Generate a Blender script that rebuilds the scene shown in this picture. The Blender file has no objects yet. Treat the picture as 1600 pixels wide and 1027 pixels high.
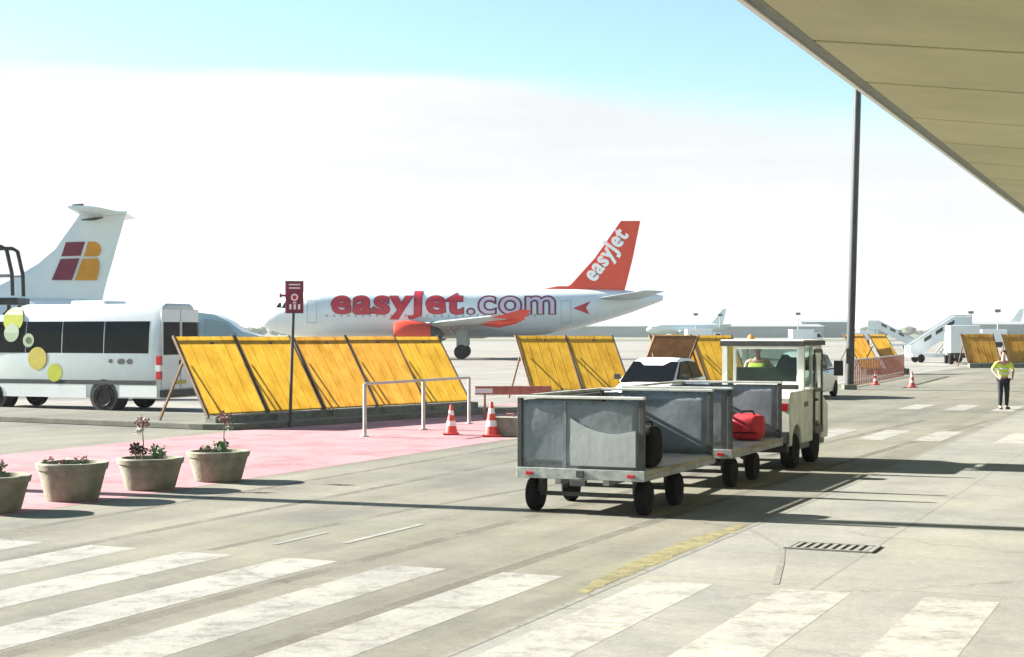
import bpy, bmesh, math, random
from mathutils import Vector, Matrix, Euler
random.seed(7)
R = math.radians
SC = bpy.context.scene
COL = SC.collection
# ------------------------------------------------------------------ camera model
F, HY, CH = 2500.0, 520.0, 2.2          # focal length in photo pixels, horizon row, camera height
TH = R(23.5)                            # heading of the service road
ST, CT = math.sin(TH), math.cos(TH)
def G(px, py, z=0.0):                   # ground point seen at a photo pixel
    d = (CH - z) * F / (py - HY); return Vector(((px - 800) / F * d, d, z))
def RD(s, v, z=0.0):                    # road frame: s along, v to the right
    return Vector((s * ST + v * CT, s * CT - v * ST, z))
cam = bpy.data.cameras.new('camera'); co = bpy.data.objects.new('camera', cam); COL.objects.link(co)
co.location = (0, 0, CH); co.rotation_euler = (R(90), 0, 0)
cam.sensor_width = 36; cam.lens = 36 * F / 1600; cam.shift_y = 6.5 / 1600; cam.clip_end = 12000; cam.clip_start = .1
SC.camera = co
# ------------------------------------------------------------------ materials
def mat(name, col, rough=.6, metal=0, var=.0, scale=3.0, bump=0, bscale=40, col2=None, spec=.5, stretch=None, coord='Object', detail=6, coat=0):
    m = bpy.data.materials.new(name); m.use_nodes = True; nt = m.node_tree; N = nt.nodes; L = nt.links
    b = N['Principled BSDF']; b.inputs['Roughness'].default_value = rough; b.inputs['Metallic'].default_value = metal
    b.inputs['Specular IOR Level'].default_value = spec
    b.inputs['Coat Weight'].default_value = coat
    c = (*col, 1); b.inputs['Base Color'].default_value = c
    tc = N.new('ShaderNodeTexCoord'); src = tc.outputs[coord]
    if stretch:
        mp = N.new('ShaderNodeMapping'); mp.inputs['Scale'].default_value = stretch; L.new(src, mp.inputs['Vector']); src = mp.outputs[0]
    if var or col2:
        n = N.new('ShaderNodeTexNoise'); n.inputs['Scale'].default_value = scale; n.inputs['Detail'].default_value = detail; n.inputs['Roughness'].default_value = .65
        L.new(src, n.inputs['Vector'])
        r = N.new('ShaderNodeValToRGB'); r.color_ramp.elements[0].position = .34; r.color_ramp.elements[1].position = .66
        if col2: r.color_ramp.elements[0].color = (*col2, 1); r.color_ramp.elements[1].color = c
        else:
            r.color_ramp.elements[0].color = (*[x * (1 - var) for x in col], 1); r.color_ramp.elements[1].color = (*[min(1, x * (1 + var * .6)) for x in col], 1)
        L.new(n.outputs['Fac'], r.inputs['Fac']); L.new(r.outputs['Color'], b.inputs['Base Color'])
        mr = N.new('ShaderNodeMapRange'); mr.inputs['To Min'].default_value = min(1, rough + .12); mr.inputs['To Max'].default_value = max(.03, rough - .08)
        L.new(n.outputs['Fac'], mr.inputs['Value']); L.new(mr.outputs[0], b.inputs['Roughness'])
    if bump:
        n2 = N.new('ShaderNodeTexNoise'); n2.inputs['Scale'].default_value = bscale; n2.inputs['Detail'].default_value = 5; L.new(src, n2.inputs['Vector'])
        bp = N.new('ShaderNodeBump'); bp.inputs['Strength'].default_value = bump; bp.inputs['Distance'].default_value = .02
        L.new(n2.outputs['Fac'], bp.inputs['Height']); L.new(bp.outputs[0], b.inputs['Normal'])
    return m

def ground_mat(name, base, dark, light, joints=None, seed=0.0, tint=None, streak=None):
    """worn mineral surface: broad patches, medium mottling, fine grain, drips and optional expansion joints"""
    m = bpy.data.materials.new(name); m.use_nodes = True; nt = m.node_tree; N = nt.nodes; L = nt.links
    b = N['Principled BSDF']; b.inputs['Roughness'].default_value = .88; b.inputs['Specular IOR Level'].default_value = .25
    g = N.new('ShaderNodeNewGeometry')
    mp = N.new('ShaderNodeMapping'); mp.inputs['Rotation'].default_value = (0, 0, TH); mp.inputs['Location'].default_value = (seed, seed * 2, 0)
    L.new(g.outputs['Position'], mp.inputs['Vector'])
    def noise(scale, detail=5, rough=.6, vec=None, dist=0):
        n = N.new('ShaderNodeTexNoise'); n.inputs['Scale'].default_value = scale; n.inputs['Detail'].default_value = detail
        n.inputs['Roughness'].default_value = rough; n.inputs['Distortion'].default_value = dist
        L.new(vec or mp.outputs[0], n.inputs['Vector']); return n.outputs['Fac']
    def ramp(fac, p0, c0, p1, c1):
        r = N.new('ShaderNodeValToRGB'); e = r.color_ramp.elements; e[0].position = p0; e[0].color = (*c0, 1); e[1].position = p1; e[1].color = (*c1, 1)
        L.new(fac, r.inputs['Fac']); return r.outputs['Color']
    def mix(mode, fac, a, c):
        x = N.new('ShaderNodeMix'); x.data_type = 'RGBA'; x.blend_type = mode
        if isinstance(fac, float): x.inputs[0].default_value = fac
        else: L.new(fac, x.inputs[0])
        for s, k in ((a, 6), (c, 7)):
            if isinstance(s, tuple): x.inputs[k].default_value = (*s, 1)
            else: L.new(s, x.inputs[k])
        return x.outputs[2]
    c = ramp(noise(.16, 7, .62, dist=.6), .36, dark, .62, base)
    c2 = ramp(noise(.9, 8, .7), .35, (.78, .78, .8), .66, (1.15, 1.14, 1.1))
    c = mix('MULTIPLY', .8, c, c2)
    c3 = ramp(noise(28, 4, .8), .3, (.78, .78, .78), .7, (1.2, 1.2, 1.2)); c = mix('MULTIPLY', .8, c, c3)
    # long streaks along the driving direction
    mp2 = N.new('ShaderNodeMapping'); mp2.inputs['Scale'].default_value = (1.1, .045, 1); L.new(mp.outputs[0], mp2.inputs['Vector'])
    st = ramp(noise(1.0, 6, .6, mp2.outputs[0]), .42, (0, 0, 0), .62, (1, 1, 1)); c = mix('MIX', st, mix('MULTIPLY', 1.0, c, streak or (.8, .79, .78)), c)
    sp = ramp(noise(2.2, 3, .5), .70, (0, 0, 0), .80, (1, 1, 1)); c = mix('MIX', sp, c, mix('MIX', .5, c, light))
    if tint:
        tn = ramp(noise(.35, 4, .6, dist=1.0), .5, (0, 0, 0), .7, (1, 1, 1)); c = mix('MIX', tn, c, mix('MIX', .45, c, tint))
    vo = N.new('ShaderNodeTexVoronoi'); vo.feature = 'DISTANCE_TO_EDGE'; vo.inputs['Scale'].default_value = .16
    dn = N.new('ShaderNodeTexNoise'); dn.inputs['Scale'].default_value = 1.4; dn.inputs['Detail'].default_value = 5; L.new(mp.outputs[0], dn.inputs['Vector'])
    ad = N.new('ShaderNodeVectorMath'); ad.operation = 'MULTIPLY_ADD'; L.new(dn.outputs['Color'], ad.inputs[0]); ad.inputs[1].default_value = (1.6, 1.6, 0); L.new(mp.outputs[0], ad.inputs[2]); L.new(ad.outputs[0], vo.inputs['Vector'])
    ck = N.new('ShaderNodeMapRange'); ck.inputs['From Min'].default_value = .002; ck.inputs['From Max'].default_value = .006; ck.inputs['To Min'].default_value = .45; ck.inputs['To Max'].default_value = 0; L.new(vo.outputs['Distance'], ck.inputs['Value'])
    brk = N.new('ShaderNodeMath'); brk.operation = 'MULTIPLY'; L.new(ck.outputs[0], brk.inputs[0]); L.new(ramp(noise(.4, 3, .5), .45, (0, 0, 0), .6, (1, 1, 1)), brk.inputs[1])
    c = mix('MIX', brk.outputs[0], c, mix('MULTIPLY', 1.0, c, (.45, .43, .40)))
    oil = ramp(noise(3.1, 4, .6, dist=.4), .70, (0, 0, 0), .76, (1, 1, 1)); om = N.new('ShaderNodeMath'); om.operation = 'MULTIPLY'; om.inputs[1].default_value = .35; L.new(oil, om.inputs[0])
    c = mix('MIX', om.outputs[0], c, mix('MULTIPLY', 1.0, c, (.55, .53, .50)))
    c9 = ramp(noise(9, 4, .75), .3, (.86, .86, .86), .7, (1.12, 1.12, 1.12)); c = mix('MULTIPLY', .8, c, c9)
    if joints:
        sx = N.new('ShaderNodeSeparateXYZ'); L.new(mp.outputs[0], sx.inputs[0])
        prev = None
        for ax, per in ((0, joints[0]), (1, joints[1])):
            a = N.new('ShaderNodeMath'); a.operation = 'PINGPONG'; a.inputs[1].default_value = per / 2; L.new(sx.outputs[ax], a.inputs[0])
            q = N.new('ShaderNodeMath'); q.operation = 'LESS_THAN'; q.inputs[1].default_value = joints[2]; L.new(a.outputs[0], q.inputs[0])
            if prev: 
                mm = N.new('ShaderNodeMath'); mm.operation = 'MAXIMUM'; L.new(prev, mm.inputs[0]); L.new(q.outputs[0], mm.inputs[1]); prev = mm.outputs[0]
            else: prev = q.outputs[0]
        c = mix('MIX', prev, c, mix('MULTIPLY', 1.0, c, (.72, .72, .72)))
    L.new(c, b.inputs['Base Color'])
    bp = N.new('ShaderNodeBump'); bp.inputs['Strength'].default_value = .25; bp.inputs['Distance'].default_value = .01
    L.new(noise(60, 4, .7), bp.inputs['Height']); L.new(bp.outputs[0], b.inputs['Normal'])
    return m, c, b, N, L

def paint_mat(name, col, wear=.5, scale=3.0):      # road paint worn through, by alpha
    m, c, b, N, L = ground_mat(name, col, tuple(x * .9 for x in col), tuple(min(1, x * 1.1) for x in col), seed=4.0, streak=(.95, .95, .94))
    g = N.new('ShaderNodeNewGeometry'); n = N.new('ShaderNodeTexNoise'); n.inputs['Scale'].default_value = scale; n.inputs['Detail'].default_value = 10; n.inputs['Roughness'].default_value = .75
    L.new(g.outputs['Position'], n.inputs['Vector'])
    r = N.new('ShaderNodeMapRange'); r.inputs['From Min'].default_value = wear - .10; r.inputs['From Max'].default_value = wear + .07; L.new(n.outputs['Fac'], r.inputs['Value'])
    r.inputs['To Min'].default_value = .55
    L.new(r.outputs[0], b.inputs['Alpha'])
    return m

M = {}
M['road'] = ground_mat('road_asphalt', (.186, .178, .143), (.125, .126, .109), (.24, .235, .19), seed=1.3, tint=(.165, .170, .108))[0]
M['pave'] = ground_mat('pavement_concrete', (.216, .213, .192), (.182, .185, .170), (.27, .268, .24), joints=(5.0, 5.0, .012), seed=3.1, tint=(.232, .233, .170), streak=(.93, .93, .92))[0]
M['apron'] = ground_mat('apron_concrete', (.262, .250, .230), (.215, .206, .190), (.31, .30, .275), joints=(7.5, 7.5, .05), seed=7.0)[0]
M['island'] = ground_mat('island_concrete', (.16, .16, .13), (.12, .12, .10), (.2, .2, .17), seed=2.0)[0]
M['white_line'] = paint_mat('white_road_paint', (.262, .260, .238), .44)
M['white_pave'] = paint_mat('white_pavement_paint', (.300, .297, .270), .44)
M['pink'] = paint_mat('pink_road_paint', (.36, .185, .205), .42, .7)
M['yellow_line'] = paint_mat('yellow_road_paint', (.225, .205, .105), .50, 5)
M['dark_line'] = mat('tar_joint', (.10, .095, .085), .9, var=.4)
M['white'] = mat('white_vehicle_paint', (.74, .75, .74), .28, var=.06, scale=2, coat=.4)
M['silver'] = mat('silver_body_paint', (.55, .57, .58), .3, .25, var=.08, scale=1.5, coat=.4)
M['tug'] = mat('worn_cream_tug_paint', (.70, .71, .64), .45, var=.22, scale=3, bump=.1)
M['glass'] = mat('tinted_glass', (.004, .004, .005), .10, spec=.14)
M['glassclear'] = None
M['black'] = mat('black_rubber', (.007, .007, .008), .85, var=.3, scale=8, bump=.2, spec=.2)
M['blackpaint'] = mat('black_painted_steel', (.02, .022, .022), .45, var=.3, scale=4)
M['dgrey'] = mat('dark_grey_steel', (.055, .058, .055), .55, .3, var=.35, scale=5)
M['steel'] = mat('galvanised_steel', (.36, .37, .36), .5, .5, var=.3, scale=9, bump=.05)
M['rim'] = mat('grey_wheel_rim', (.07, .073, .078), .5, .5, var=.3, scale=9)
M['sheet'] = mat('grey_cart_sheet', (.165, .185, .205), .55, .15, var=.3, scale=1.6, bump=.12, bscale=14)
M['sheet_sunlit'] = mat('painted_sun_on_cart', (.36, .38, .385), .5, .15, var=.16, scale=2.5, bump=.1, bscale=14)  # paler cart grey, with grazing sun put into the colour
M['deck'] = mat('worn_plywood_deck', (.42, .36, .30), .8, var=.35, scale=5, stretch=(1, .25, 1))
M['toprail'] = mat('pale_zinc_rail', (.6, .6, .55), .45, .3, var=.25, scale=5)
M['red'] = mat('red_fabric', (.62, .018, .03), .6, var=.3, scale=9, bump=.3, bscale=12)
M['coneRed'] = mat('cone_red_plastic', (.62, .05, .04), .5, var=.2, scale=7)
M['coneWhite'] = mat('cone_white_band', (.75, .72, .70), .5, var=.15, scale=9)
M['tail_red'] = mat('tail_lamp_red', (.45, .01, .015), .2)
M['lamp'] = mat('headlamp_glass', (.6, .62, .62), .12)
M['plane'] = mat('white_aircraft_paint', (.66, .70, .71), .3, var=.06, scale=.8, coat=.3)
M['plane_belly'] = mat('grey_aircraft_paint', (.38, .44, .45), .4, var=.15, scale=.6)
M['orange'] = mat('orange_red_aircraft_paint', (.72, .048, .012), .38, var=.10, scale=1.0)
M['letter_red'] = mat('red_lettering_paint', (.47, .012, .03), .4)
M['letter_dark'] = mat('maroon_lettering_paint', (.14, .008, .03), .4)
M['letter_pale'] = mat('pale_lettering_paint', (.62, .50, .62), .4)
M['letter_white'] = mat('white_lettering_paint', (.92, .90, .88), .4)
M['maroon'] = mat('maroon_logo_paint', (.17, .008, .035), .4, var=.2, scale=2)
M['amber'] = mat('amber_logo_paint', (.58, .24, .008), .4, var=.15, scale=2)
M['lime'] = mat('lime_sticker', (.42, .45, .02), .4, var=.15, scale=4)
M['mustard'] = mat('mustard_sticker', (.50, .40, .05), .4, var=.15, scale=4)
M['palegreen'] = mat('pale_green_sticker', (.38, .45, .30), .4, var=.1, scale=4)
M['brown'] = mat('unlit_screen_brown', (.24, .115, .045), .7, var=.3, scale=2)
M['plinth'] = mat('dark_concrete_plinth', (.13, .14, .11), .9, var=.4, scale=3, bump=.3)
M['planter'] = mat('weathered_planter_concrete', (.27, .25, .19), .9, var=.28, scale=5, bump=.35, bscale=30, col2=(.15, .155, .11))
M['soil'] = mat('planter_soil', (.06, .045, .03), .95, var=.5, scale=14, bump=.6)
M['leaf'] = mat('dark_green_leaf', (.055, .10, .035), .55, var=.45, scale=9)
M['leafpale'] = mat('pale_green_leaf', (.10, .20, .08), .55, var=.4, scale=9)
M['stem'] = mat('green_brown_stem', (.10, .085, .04), .8, var=.3, scale=9)
M['petal'] = mat('faded_pink_petal', (.26, .15, .13), .7, var=.3, scale=12)
M['petalw'] = mat('cream_petal', (.36, .33, .27), .7, var=.2, scale=12)
M['petald'] = mat('dried_flower_head', (.055, .03, .025), .9, var=.4, scale=12)
M['roof'] = mat('olive_soffit_panel', (.45, .435, .235), .55, var=.10, scale=.35, detail=4, bump=.03, bscale=3)
M['seam'] = mat('dark_soffit_joint', (.10, .09, .035), .8)
M['fascia'] = mat('white_roof_edge', (.8, .8, .76), .5, var=.05)
M['gutter'] = mat('grey_green_gutter', (.17, .19, .15), .6, var=.2)
M['mast'] = mat('dark_mast_steel', (.045, .05, .052), .5, .3, var=.25, scale=2)
M['rail'] = mat('white_painted_rail', (.42, .42, .39), .5, var=.2, scale=6)
M['rust'] = mat('red_brown_plank', (.34, .12, .09), .75, var=.35, scale=4)
M['block'] = mat('beige_concrete_block', (.22, .20, .155), .9, var=.25, scale=6, bump=.3)
M['grate'] = mat('dusty_iron_grate', (.17, .17, .15), .8, var=.3, scale=9)
M['crackfill'] = mat('dusty_crack_filler', (.150, .148, .128), .9, var=.3, scale=9)
M['screenframe'] = mat('brown_yellow_steel_frame', (.12, .062, .022), .6, var=.3, scale=4)
M['signmaroon'] = mat('maroon_sign_face', (.17, .012, .035), .45, var=.2, scale=5)
M['signwhite'] = mat('white_sign_paint', (.72, .68, .68), .45)
M['skin'] = mat('skin', (.50, .30, .22), .55, var=.08, scale=10)
M['hivis'] = mat('fluorescent_yellow_vest', (.66, .82, .10), .7, var=.12, scale=9, bump=.2, bscale=20)
M['reflect'] = mat('silver_reflective_tape', (.7, .7, .68), .35)
M['navy'] = mat('dark_navy_trousers', (.012, .013, .028), .85, var=.3, scale=12, bump=.3, bscale=25)
M['shoe'] = mat('black_shoe_leather', (.012, .011, .010), .5)
M['hair'] = mat('brown_hair', (.08, .04, .02), .7, var=.4, scale=20)
M['capw'] = mat('pale_cap_cloth', (.7, .66, .56), .8)
M['building'] = mat('pale_far_building', (.34, .34, .33), .8, var=.1, scale=.05)
M['hill'] = mat('far_field_and_trees', (.06, .07, .05), .95, var=.5, scale=.02)
M['crown'] = mat('far_tree_foliage', (.055, .075, .035), .9, var=.5, scale=.3)
M['grass'] = mat('dry_grass', (.09, .10, .05), .95, var=.35, scale=.05)
def screen_mat(name, col, dark, tr=.62):
    m = bpy.data.materials.new(name); m.use_nodes = True; nt = m.node_tree; N = nt.nodes; L = nt.links
    out = N['Material Output']; b = N['Principled BSDF']; b.inputs['Roughness'].default_value = .5
    tc = N.new('ShaderNodeNewGeometry'); mp = N.new('ShaderNodeMapping'); mp.inputs['Scale'].default_value = (1.6, 1.6, .7); L.new(tc.outputs['Position'], mp.inputs[0])
    n = N.new('ShaderNodeTexNoise'); n.inputs['Scale'].default_value = 1.6; n.inputs['Detail'].default_value = 8; n.inputs['Roughness'].default_value = .7; L.new(mp.outputs[0], n.inputs[0])
    r = N.new('ShaderNodeValToRGB'); r.color_ramp.elements[0].position = .36; r.color_ramp.elements[1].position = .60
    r.color_ramp.elements[0].color = (*dark, 1); r.color_ramp.elements[1].color = (*col, 1); L.new(n.outputs['Fac'], r.inputs[0])
    L.new(r.outputs[0], b.inputs['Base Color'])
    t = N.new('ShaderNodeBsdfTranslucent'); L.new(r.outputs[0], t.inputs['Color'])
    mx = N.new('ShaderNodeMixShader'); mx.inputs[0].default_value = tr; L.new(b.outputs[0], mx.inputs[1]); L.new(t.outputs[0], mx.inputs[2]); L.new(mx.outputs[0], out.inputs['Surface'])
    return m
M['screenA'] = screen_mat('translucent_yellow_sheet', (.38, .238, .026), (.27, .150, .012))
M['screenB'] = screen_mat('translucent_orange_yellow_sheet', (.40, .225, .036), (.28, .135, .014))
def glass_mat():
    m = bpy.data.materials.new('clear_cab_glass'); m.use_nodes = True; nt = m.node_tree; N = nt.nodes; L = nt.links; out = N['Material Output']
    b = N['Principled BSDF']; b.inputs['Base Color'].default_value = (.05, .07, .07, 1); b.inputs['Roughness'].default_value = .05
    t = N.new('ShaderNodeBsdfTransparent'); t.inputs[0].default_value = (.80, .88, .86, 1)
    mx = N.new('ShaderNodeMixShader'); mx.inputs[0].default_value = .82; L.new(b.outputs[0], mx.inputs[1]); L.new(t.outputs[0], mx.inputs[2]); L.new(mx.outputs[0], out.inputs['Surface'])
    return m
M['glassclear'] = glass_mat()
# ------------------------------------------------------------------ mesh helpers
class MB:
    def __init__(s): s.bm = bmesh.new()
    def poly(s, pts, faces):
        vs = [s.bm.verts.new(p) for p in pts]; out = []
        for f in faces:
            try: out.append(s.bm.faces.new([vs[i] for i in f]))
            except ValueError: pass
        return vs
    def box(s, x0, x1, y0, y1, z0, z1, bev=0):
        t = bmesh.new(); bmesh.ops.create_cube(t, size=1)
        for v in t.verts: v.co = Vector(((x0 + x1) / 2 + v.co.x * (x1 - x0), (y0 + y1) / 2 + v.co.y * (y1 - y0), (z0 + z1) / 2 + v.co.z * (z1 - z0)))
        if bev: bmesh.ops.bevel(t, geom=t.edges[:], offset=bev, segments=2, profile=.6, affect='EDGES')
        s.merge(t); return s
    def merge(s, t, mx=None):
        if mx: bmesh.ops.transform(t, matrix=mx, verts=t.verts)
        me = bpy.data.meshes.new('t'); t.to_mesh(me); t.free(); s.bm.from_mesh(me); bpy.data.meshes.remove(me)
    def bar(s, a, b, w, h=None, bev=0):      # rectangular bar from a to b
        a, b = Vector(a), Vector(b); h = h or w; L = (b - a).length
        t = bmesh.new(); bmesh.ops.create_cube(t, size=1)
        for v in t.verts: v.co = Vector((v.co.x * w, v.co.y * h, v.co.z * L))
        if bev: bmesh.ops.bevel(t, geom=t.edges[:], offset=bev, segments=2, affect='EDGES')
        q = (b - a).to_track_quat('Z', 'Y').to_matrix().to_4x4(); s.merge(t, Matrix.Translation((a + b) / 2) @ q); return s
    def tube(s, pts, rad, n=10, caps=True):   # swept tube; rad number or list
        pts = [Vector(p) for p in pts]; rs = rad if isinstance(rad, (list, tuple)) else [rad] * len(pts)
        rings = []; up = Vector((0, 0, 1))
        for i, p in enumerate(pts):
            d = (pts[min(i + 1, len(pts) - 1)] - pts[max(i - 1, 0)]).normalized()
            a = d.cross(up) if abs(d.dot(up)) < .95 else d.cross(Vector((1, 0, 0)))
            a.normalize(); b = d.cross(a)
            rings.append([s.bm.verts.new(p + rs[i] * (math.cos(2 * math.pi * k / n) * a + math.sin(2 * math.pi * k / n) * b)) for k in range(n)])
        for i in range(len(rings) - 1):
            for k in range(n): s.bm.faces.new((rings[i][k], rings[i][(k + 1) % n], rings[i + 1][(k + 1) % n], rings[i + 1][k]))
        if caps: s.bm.faces.new(rings[0][::-1]); s.bm.faces.new(rings[-1])
        return s
    def loft(s, rings, caps=True, close=True):
        rr = [[s.bm.verts.new(p) for p in r] for r in rings]; n = len(rr[0])
        for i in range(len(rr) - 1):
            for k in range(n if close else n - 1): s.bm.faces.new((rr[i][k], rr[i][(k + 1) % n], rr[i + 1][(k + 1) % n], rr[i + 1][k]))
        if caps: s.bm.faces.new(rr[0][::-1]); s.bm.faces.new(rr[-1])
        return s
    def lathe(s, prof, c=(0, 0, 0), n=24, axis='Z', capb=True):
        rings = []
        for r, z in prof:
            ring = []
            for k in range(n):
                a = 2 * math.pi * k / n; x, y = r * math.cos(a), r * math.sin(a)
                p = {'Z': (x, y, z), 'X': (z, x, y), 'Y': (x, z, y)}[axis]
                ring.append(Vector(c) + Vector(p))
            rings.append(ring)
        return s.loft(rings, caps=capb)
    def prism(s, pts, a, b, axis='X'):       # outline of (p,q) extruded along axis
        f = {'X': lambda p, t: (t, p[0], p[1]), 'Y': lambda p, t: (p[0], t, p[1]), 'Z': lambda p, t: (p[0], p[1], t)}[axis]
        return s.loft([[f(p, a) for p in pts], [f(p, b) for p in pts]])
    def build(s, name, m, parent=None, smooth=False, bev=0, ang=35):
        bmesh.ops.recalc_face_normals(s.bm, faces=s.bm.faces[:])
        me = bpy.data.meshes.new(name); s.bm.to_mesh(me); s.bm.free()
        o = bpy.data.objects.new(name, me); COL.objects.link(o)
        if m: me.materials.append(m)
        if parent: o.parent = parent
        if smooth:
            for p in me.polygons: p.use_smooth = True
            md = None
            try: me.set_sharp_from_angle(angle=R(ang))
            except Exception: pass
        if bev:
            b = o.modifiers.new('bevel', 'BEVEL'); b.width = bev; b.segments = 2; b.limit_method = 'ANGLE'; b.angle_limit = R(40)
        return o
def tag(o, label=None, cat=None, group=None, kind=None):
    if label: o['label'] = label
    if cat: o['category'] = cat
    if group: o['group'] = group
    if kind: o['kind'] = kind
    return o
def empty(name, loc, rz=0, label=None, cat=None, group=None, scale=None):
    o = bpy.data.objects.new(name, None); COL.objects.link(o); o.location = loc; o.rotation_euler = (0, 0, rz); o.empty_display_size = .3
    if scale: o.scale = (scale,) * 3
    return tag(o, label, cat, group)
def kids(o): return [c for c in bpy.data.objects if c.parent == o]
def copy_tree(o, parent=None):
    c = o.copy(); COL.objects.link(c)
    if parent: c.parent = parent
    for ch in kids(o): copy_tree(ch, c)
    return c
def sheet(name, pts, z, m, kind='structure'):
    b = MB(); b.poly([(p[0], p[1], z) for p in pts], [tuple(range(len(pts)))])
    o = b.build(name, m); tag(o, kind=kind); return o
def wheel(parent, loc, r, w, axis='X', name='wheel', rimr=.58):
    t = MB().lathe([(r * .62, -w / 2), (r * .9, -w / 2), (r, -w * .3), (r, w * .3), (r * .9, w / 2), (r * .62, w / 2)], loc, 26, axis).build(name, M['black'], parent, True)
    rm = MB().lathe([(.001, -w * .47), (r * .25, -w * .5), (r * rimr * .9, -w * .36), (r * .63, -w * .52), (r * .63, w * .52), (r * rimr * .9, w * .36), (r * .25, w * .5), (.001, w * .47)], loc, 22, axis).build('rim', M['rim'], t, True)
    return t
def skin_fig(name, verts, edges, m, parent=None, sub=2, root=0):
    bm = bmesh.new(); ly = bm.verts.layers.skin.verify(); vs = []
    for i, (p, r) in enumerate(verts):
        v = bm.verts.new(p); rr = r if isinstance(r, tuple) else (r, r); v[ly].radius = rr; v[ly].use_root = (i == root); vs.append(v)
    for a, b in edges: bm.edges.new((vs[a], vs[b]))
    me = bpy.data.meshes.new('sk'); bm.to_mesh(me); bm.free(); o = bpy.data.objects.new('sk', me); COL.objects.link(o)
    sm = o.modifiers.new('s', 'SKIN'); sm.use_smooth_shade = True; sm.branch_smoothing = .4; su = o.modifiers.new('u', 'SUBSURF'); su.levels = su.render_levels = sub
    dg = bpy.context.evaluated_depsgraph_get(); ev = o.evaluated_get(dg); nm = bpy.data.meshes.new_from_object(ev)
    bpy.data.objects.remove(o); bpy.data.meshes.remove(me)
    for p in nm.polygons: p.use_smooth = True
    q = bpy.data.objects.new(name, nm); COL.objects.link(q); nm.materials.clear(); nm.materials.append(m)
    if parent: q.parent = parent
    return q
def text_mesh(s, offset=0.0, spacing=1.0, res=4):
    cu = bpy.data.curves.new('t', 'FONT'); cu.body = s; cu.size = 1; cu.offset = offset; cu.space_character = spacing; cu.resolution_u = res
    o = bpy.data.objects.new('t', cu); COL.objects.link(o); dg = bpy.context.evaluated_depsgraph_get(); me = bpy.data.meshes.new_from_object(o.evaluated_get(dg))
    bpy.data.objects.remove(o); bm = bmesh.new(); bm.from_mesh(me); bpy.data.meshes.remove(me); return bm
# ------------------------------------------------------------------ ground, road, markings
sheet('ground', [(-4000, -400), (4000, -400), (4000, 7000), (-4000, 7000)], 0, M['apron'])
KV = -4.72
C0 = Vector((-6.3, 35.7)); 
sheet('road', [RD(-30, -70)[:2], RD(-30, KV)[:2], RD(120, KV)[:2], RD(120, -14)[:2], (C0.x + 14, C0.y + 19), C0, (C0.x - 55, C0.y + 33)], .004, M['road'])
sheet('pavement', [RD(-30, KV)[:2], RD(-30, 60)[:2], RD(150, 60)[:2], RD(150, KV)[:2]], .008, M['pave'])
# edge strip between the two surfaces
b = MB()
for i in range(60):
    s0 = -10 + i * 1.5; a, c = RD(s0 + .01, KV - .05), RD(s0 + 1.49, KV + .02)
    p = [RD(s0 + .01, KV - .05, .0100), RD(s0 + .01, KV + .02, .0100), RD(s0 + 1.49, KV + .02, .0100), RD(s0 + 1.49, KV - .05, .0100)]
    b.poly(p, [(0, 1, 2, 3)])
tag(b.build('kerb', M['crackfill']), kind='structure')
def stripes(name, vs, w, s0, s1, z, m):
    b = MB()
    for v in vs:
        j = random.uniform(-.03, .03)
        b.poly([RD(s0, v, z), RD(s0, v + w, z), RD(s1 + j, v + w, z), RD(s1 + j, v, z)], [(0, 1, 2, 3)])
    return tag(b.build(name, m), kind='structure')
stripes('zebra_crossing', [-5.92 - 1.17 * k for k in range(0, 14)], .6, 7.2, 13.42, .0054, M['white_line'])
stripes('zebra_crossing', [-4.55 + 1.2 * k for k in range(0, 6)], .6, 7.2, 13.5, .0094, M['white_pave'])
stripes('zebra_crossing', [-5.5 - 1.15 * k for k in range(0, 5)], .55, 33.0, 36.5, .0062, M['white_line'])
stripes('zebra_crossing', [-5.6 - 1.3 * k for k in range(0, 3)], .6, 46.5, 50.0, .0062, M['white_line'])
stripes('zebra_crossing', [-3.9 + 1.3 * k for k in range(0, 4)], .6, 33.0, 36.5, .0094, M['white_pave'])
# pink painted walkway
def vp(px, py): return G(px, py)
pk = []
sv = lambda P: (P.x * ST + P.y * CT, P.x * CT - P.y * ST)
s_a, v_near = sv(G(210, 776)); _, v_far = sv(G(0, 712))
sheet('walkway', [RD(5, v_near)[:2], RD(47, v_near)[:2], RD(47, v_far)[:2], RD(5, v_far)[:2]], .0062, M['pink'])
# thin white lines on the road
b = MB()
for (v, s0, s1, w) in ((-13.2, 30, 47, .12), (-8.3, 14.6, 16.4, .09), (-8.9, 14.2, 15.3, .06)):
    b.poly([RD(s0, v, .0085), RD(s0, v + w, .0085), RD(s1, v + w, .0085), RD(s1, v, .0085)], [(0, 1, 2, 3)])
tag(b.build('road_line', M['white_line']), kind='structure')
b = MB(); random.seed(3)
for k in range(1):
    n = 40; A, Bq = [], []
    for i in range(n):
        s0 = 12.6 + i * .135; w_ = .20 * math.sin(math.pi * (i + .5) / n) ** .5
        A.append(RD(s0, KV - .12 - w_ * random.uniform(.9, 1.25), .0065)); Bq.append(RD(s0, KV - .08 + random.uniform(-.03, .03), .0065))
    for i in range(n - 1): b.poly([A[i], Bq[i], Bq[i + 1], A[i + 1]], [(0, 1, 2, 3)])
tag(b.build('yellow_edge_paint', M['yellow_line']), kind='structure')
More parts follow.
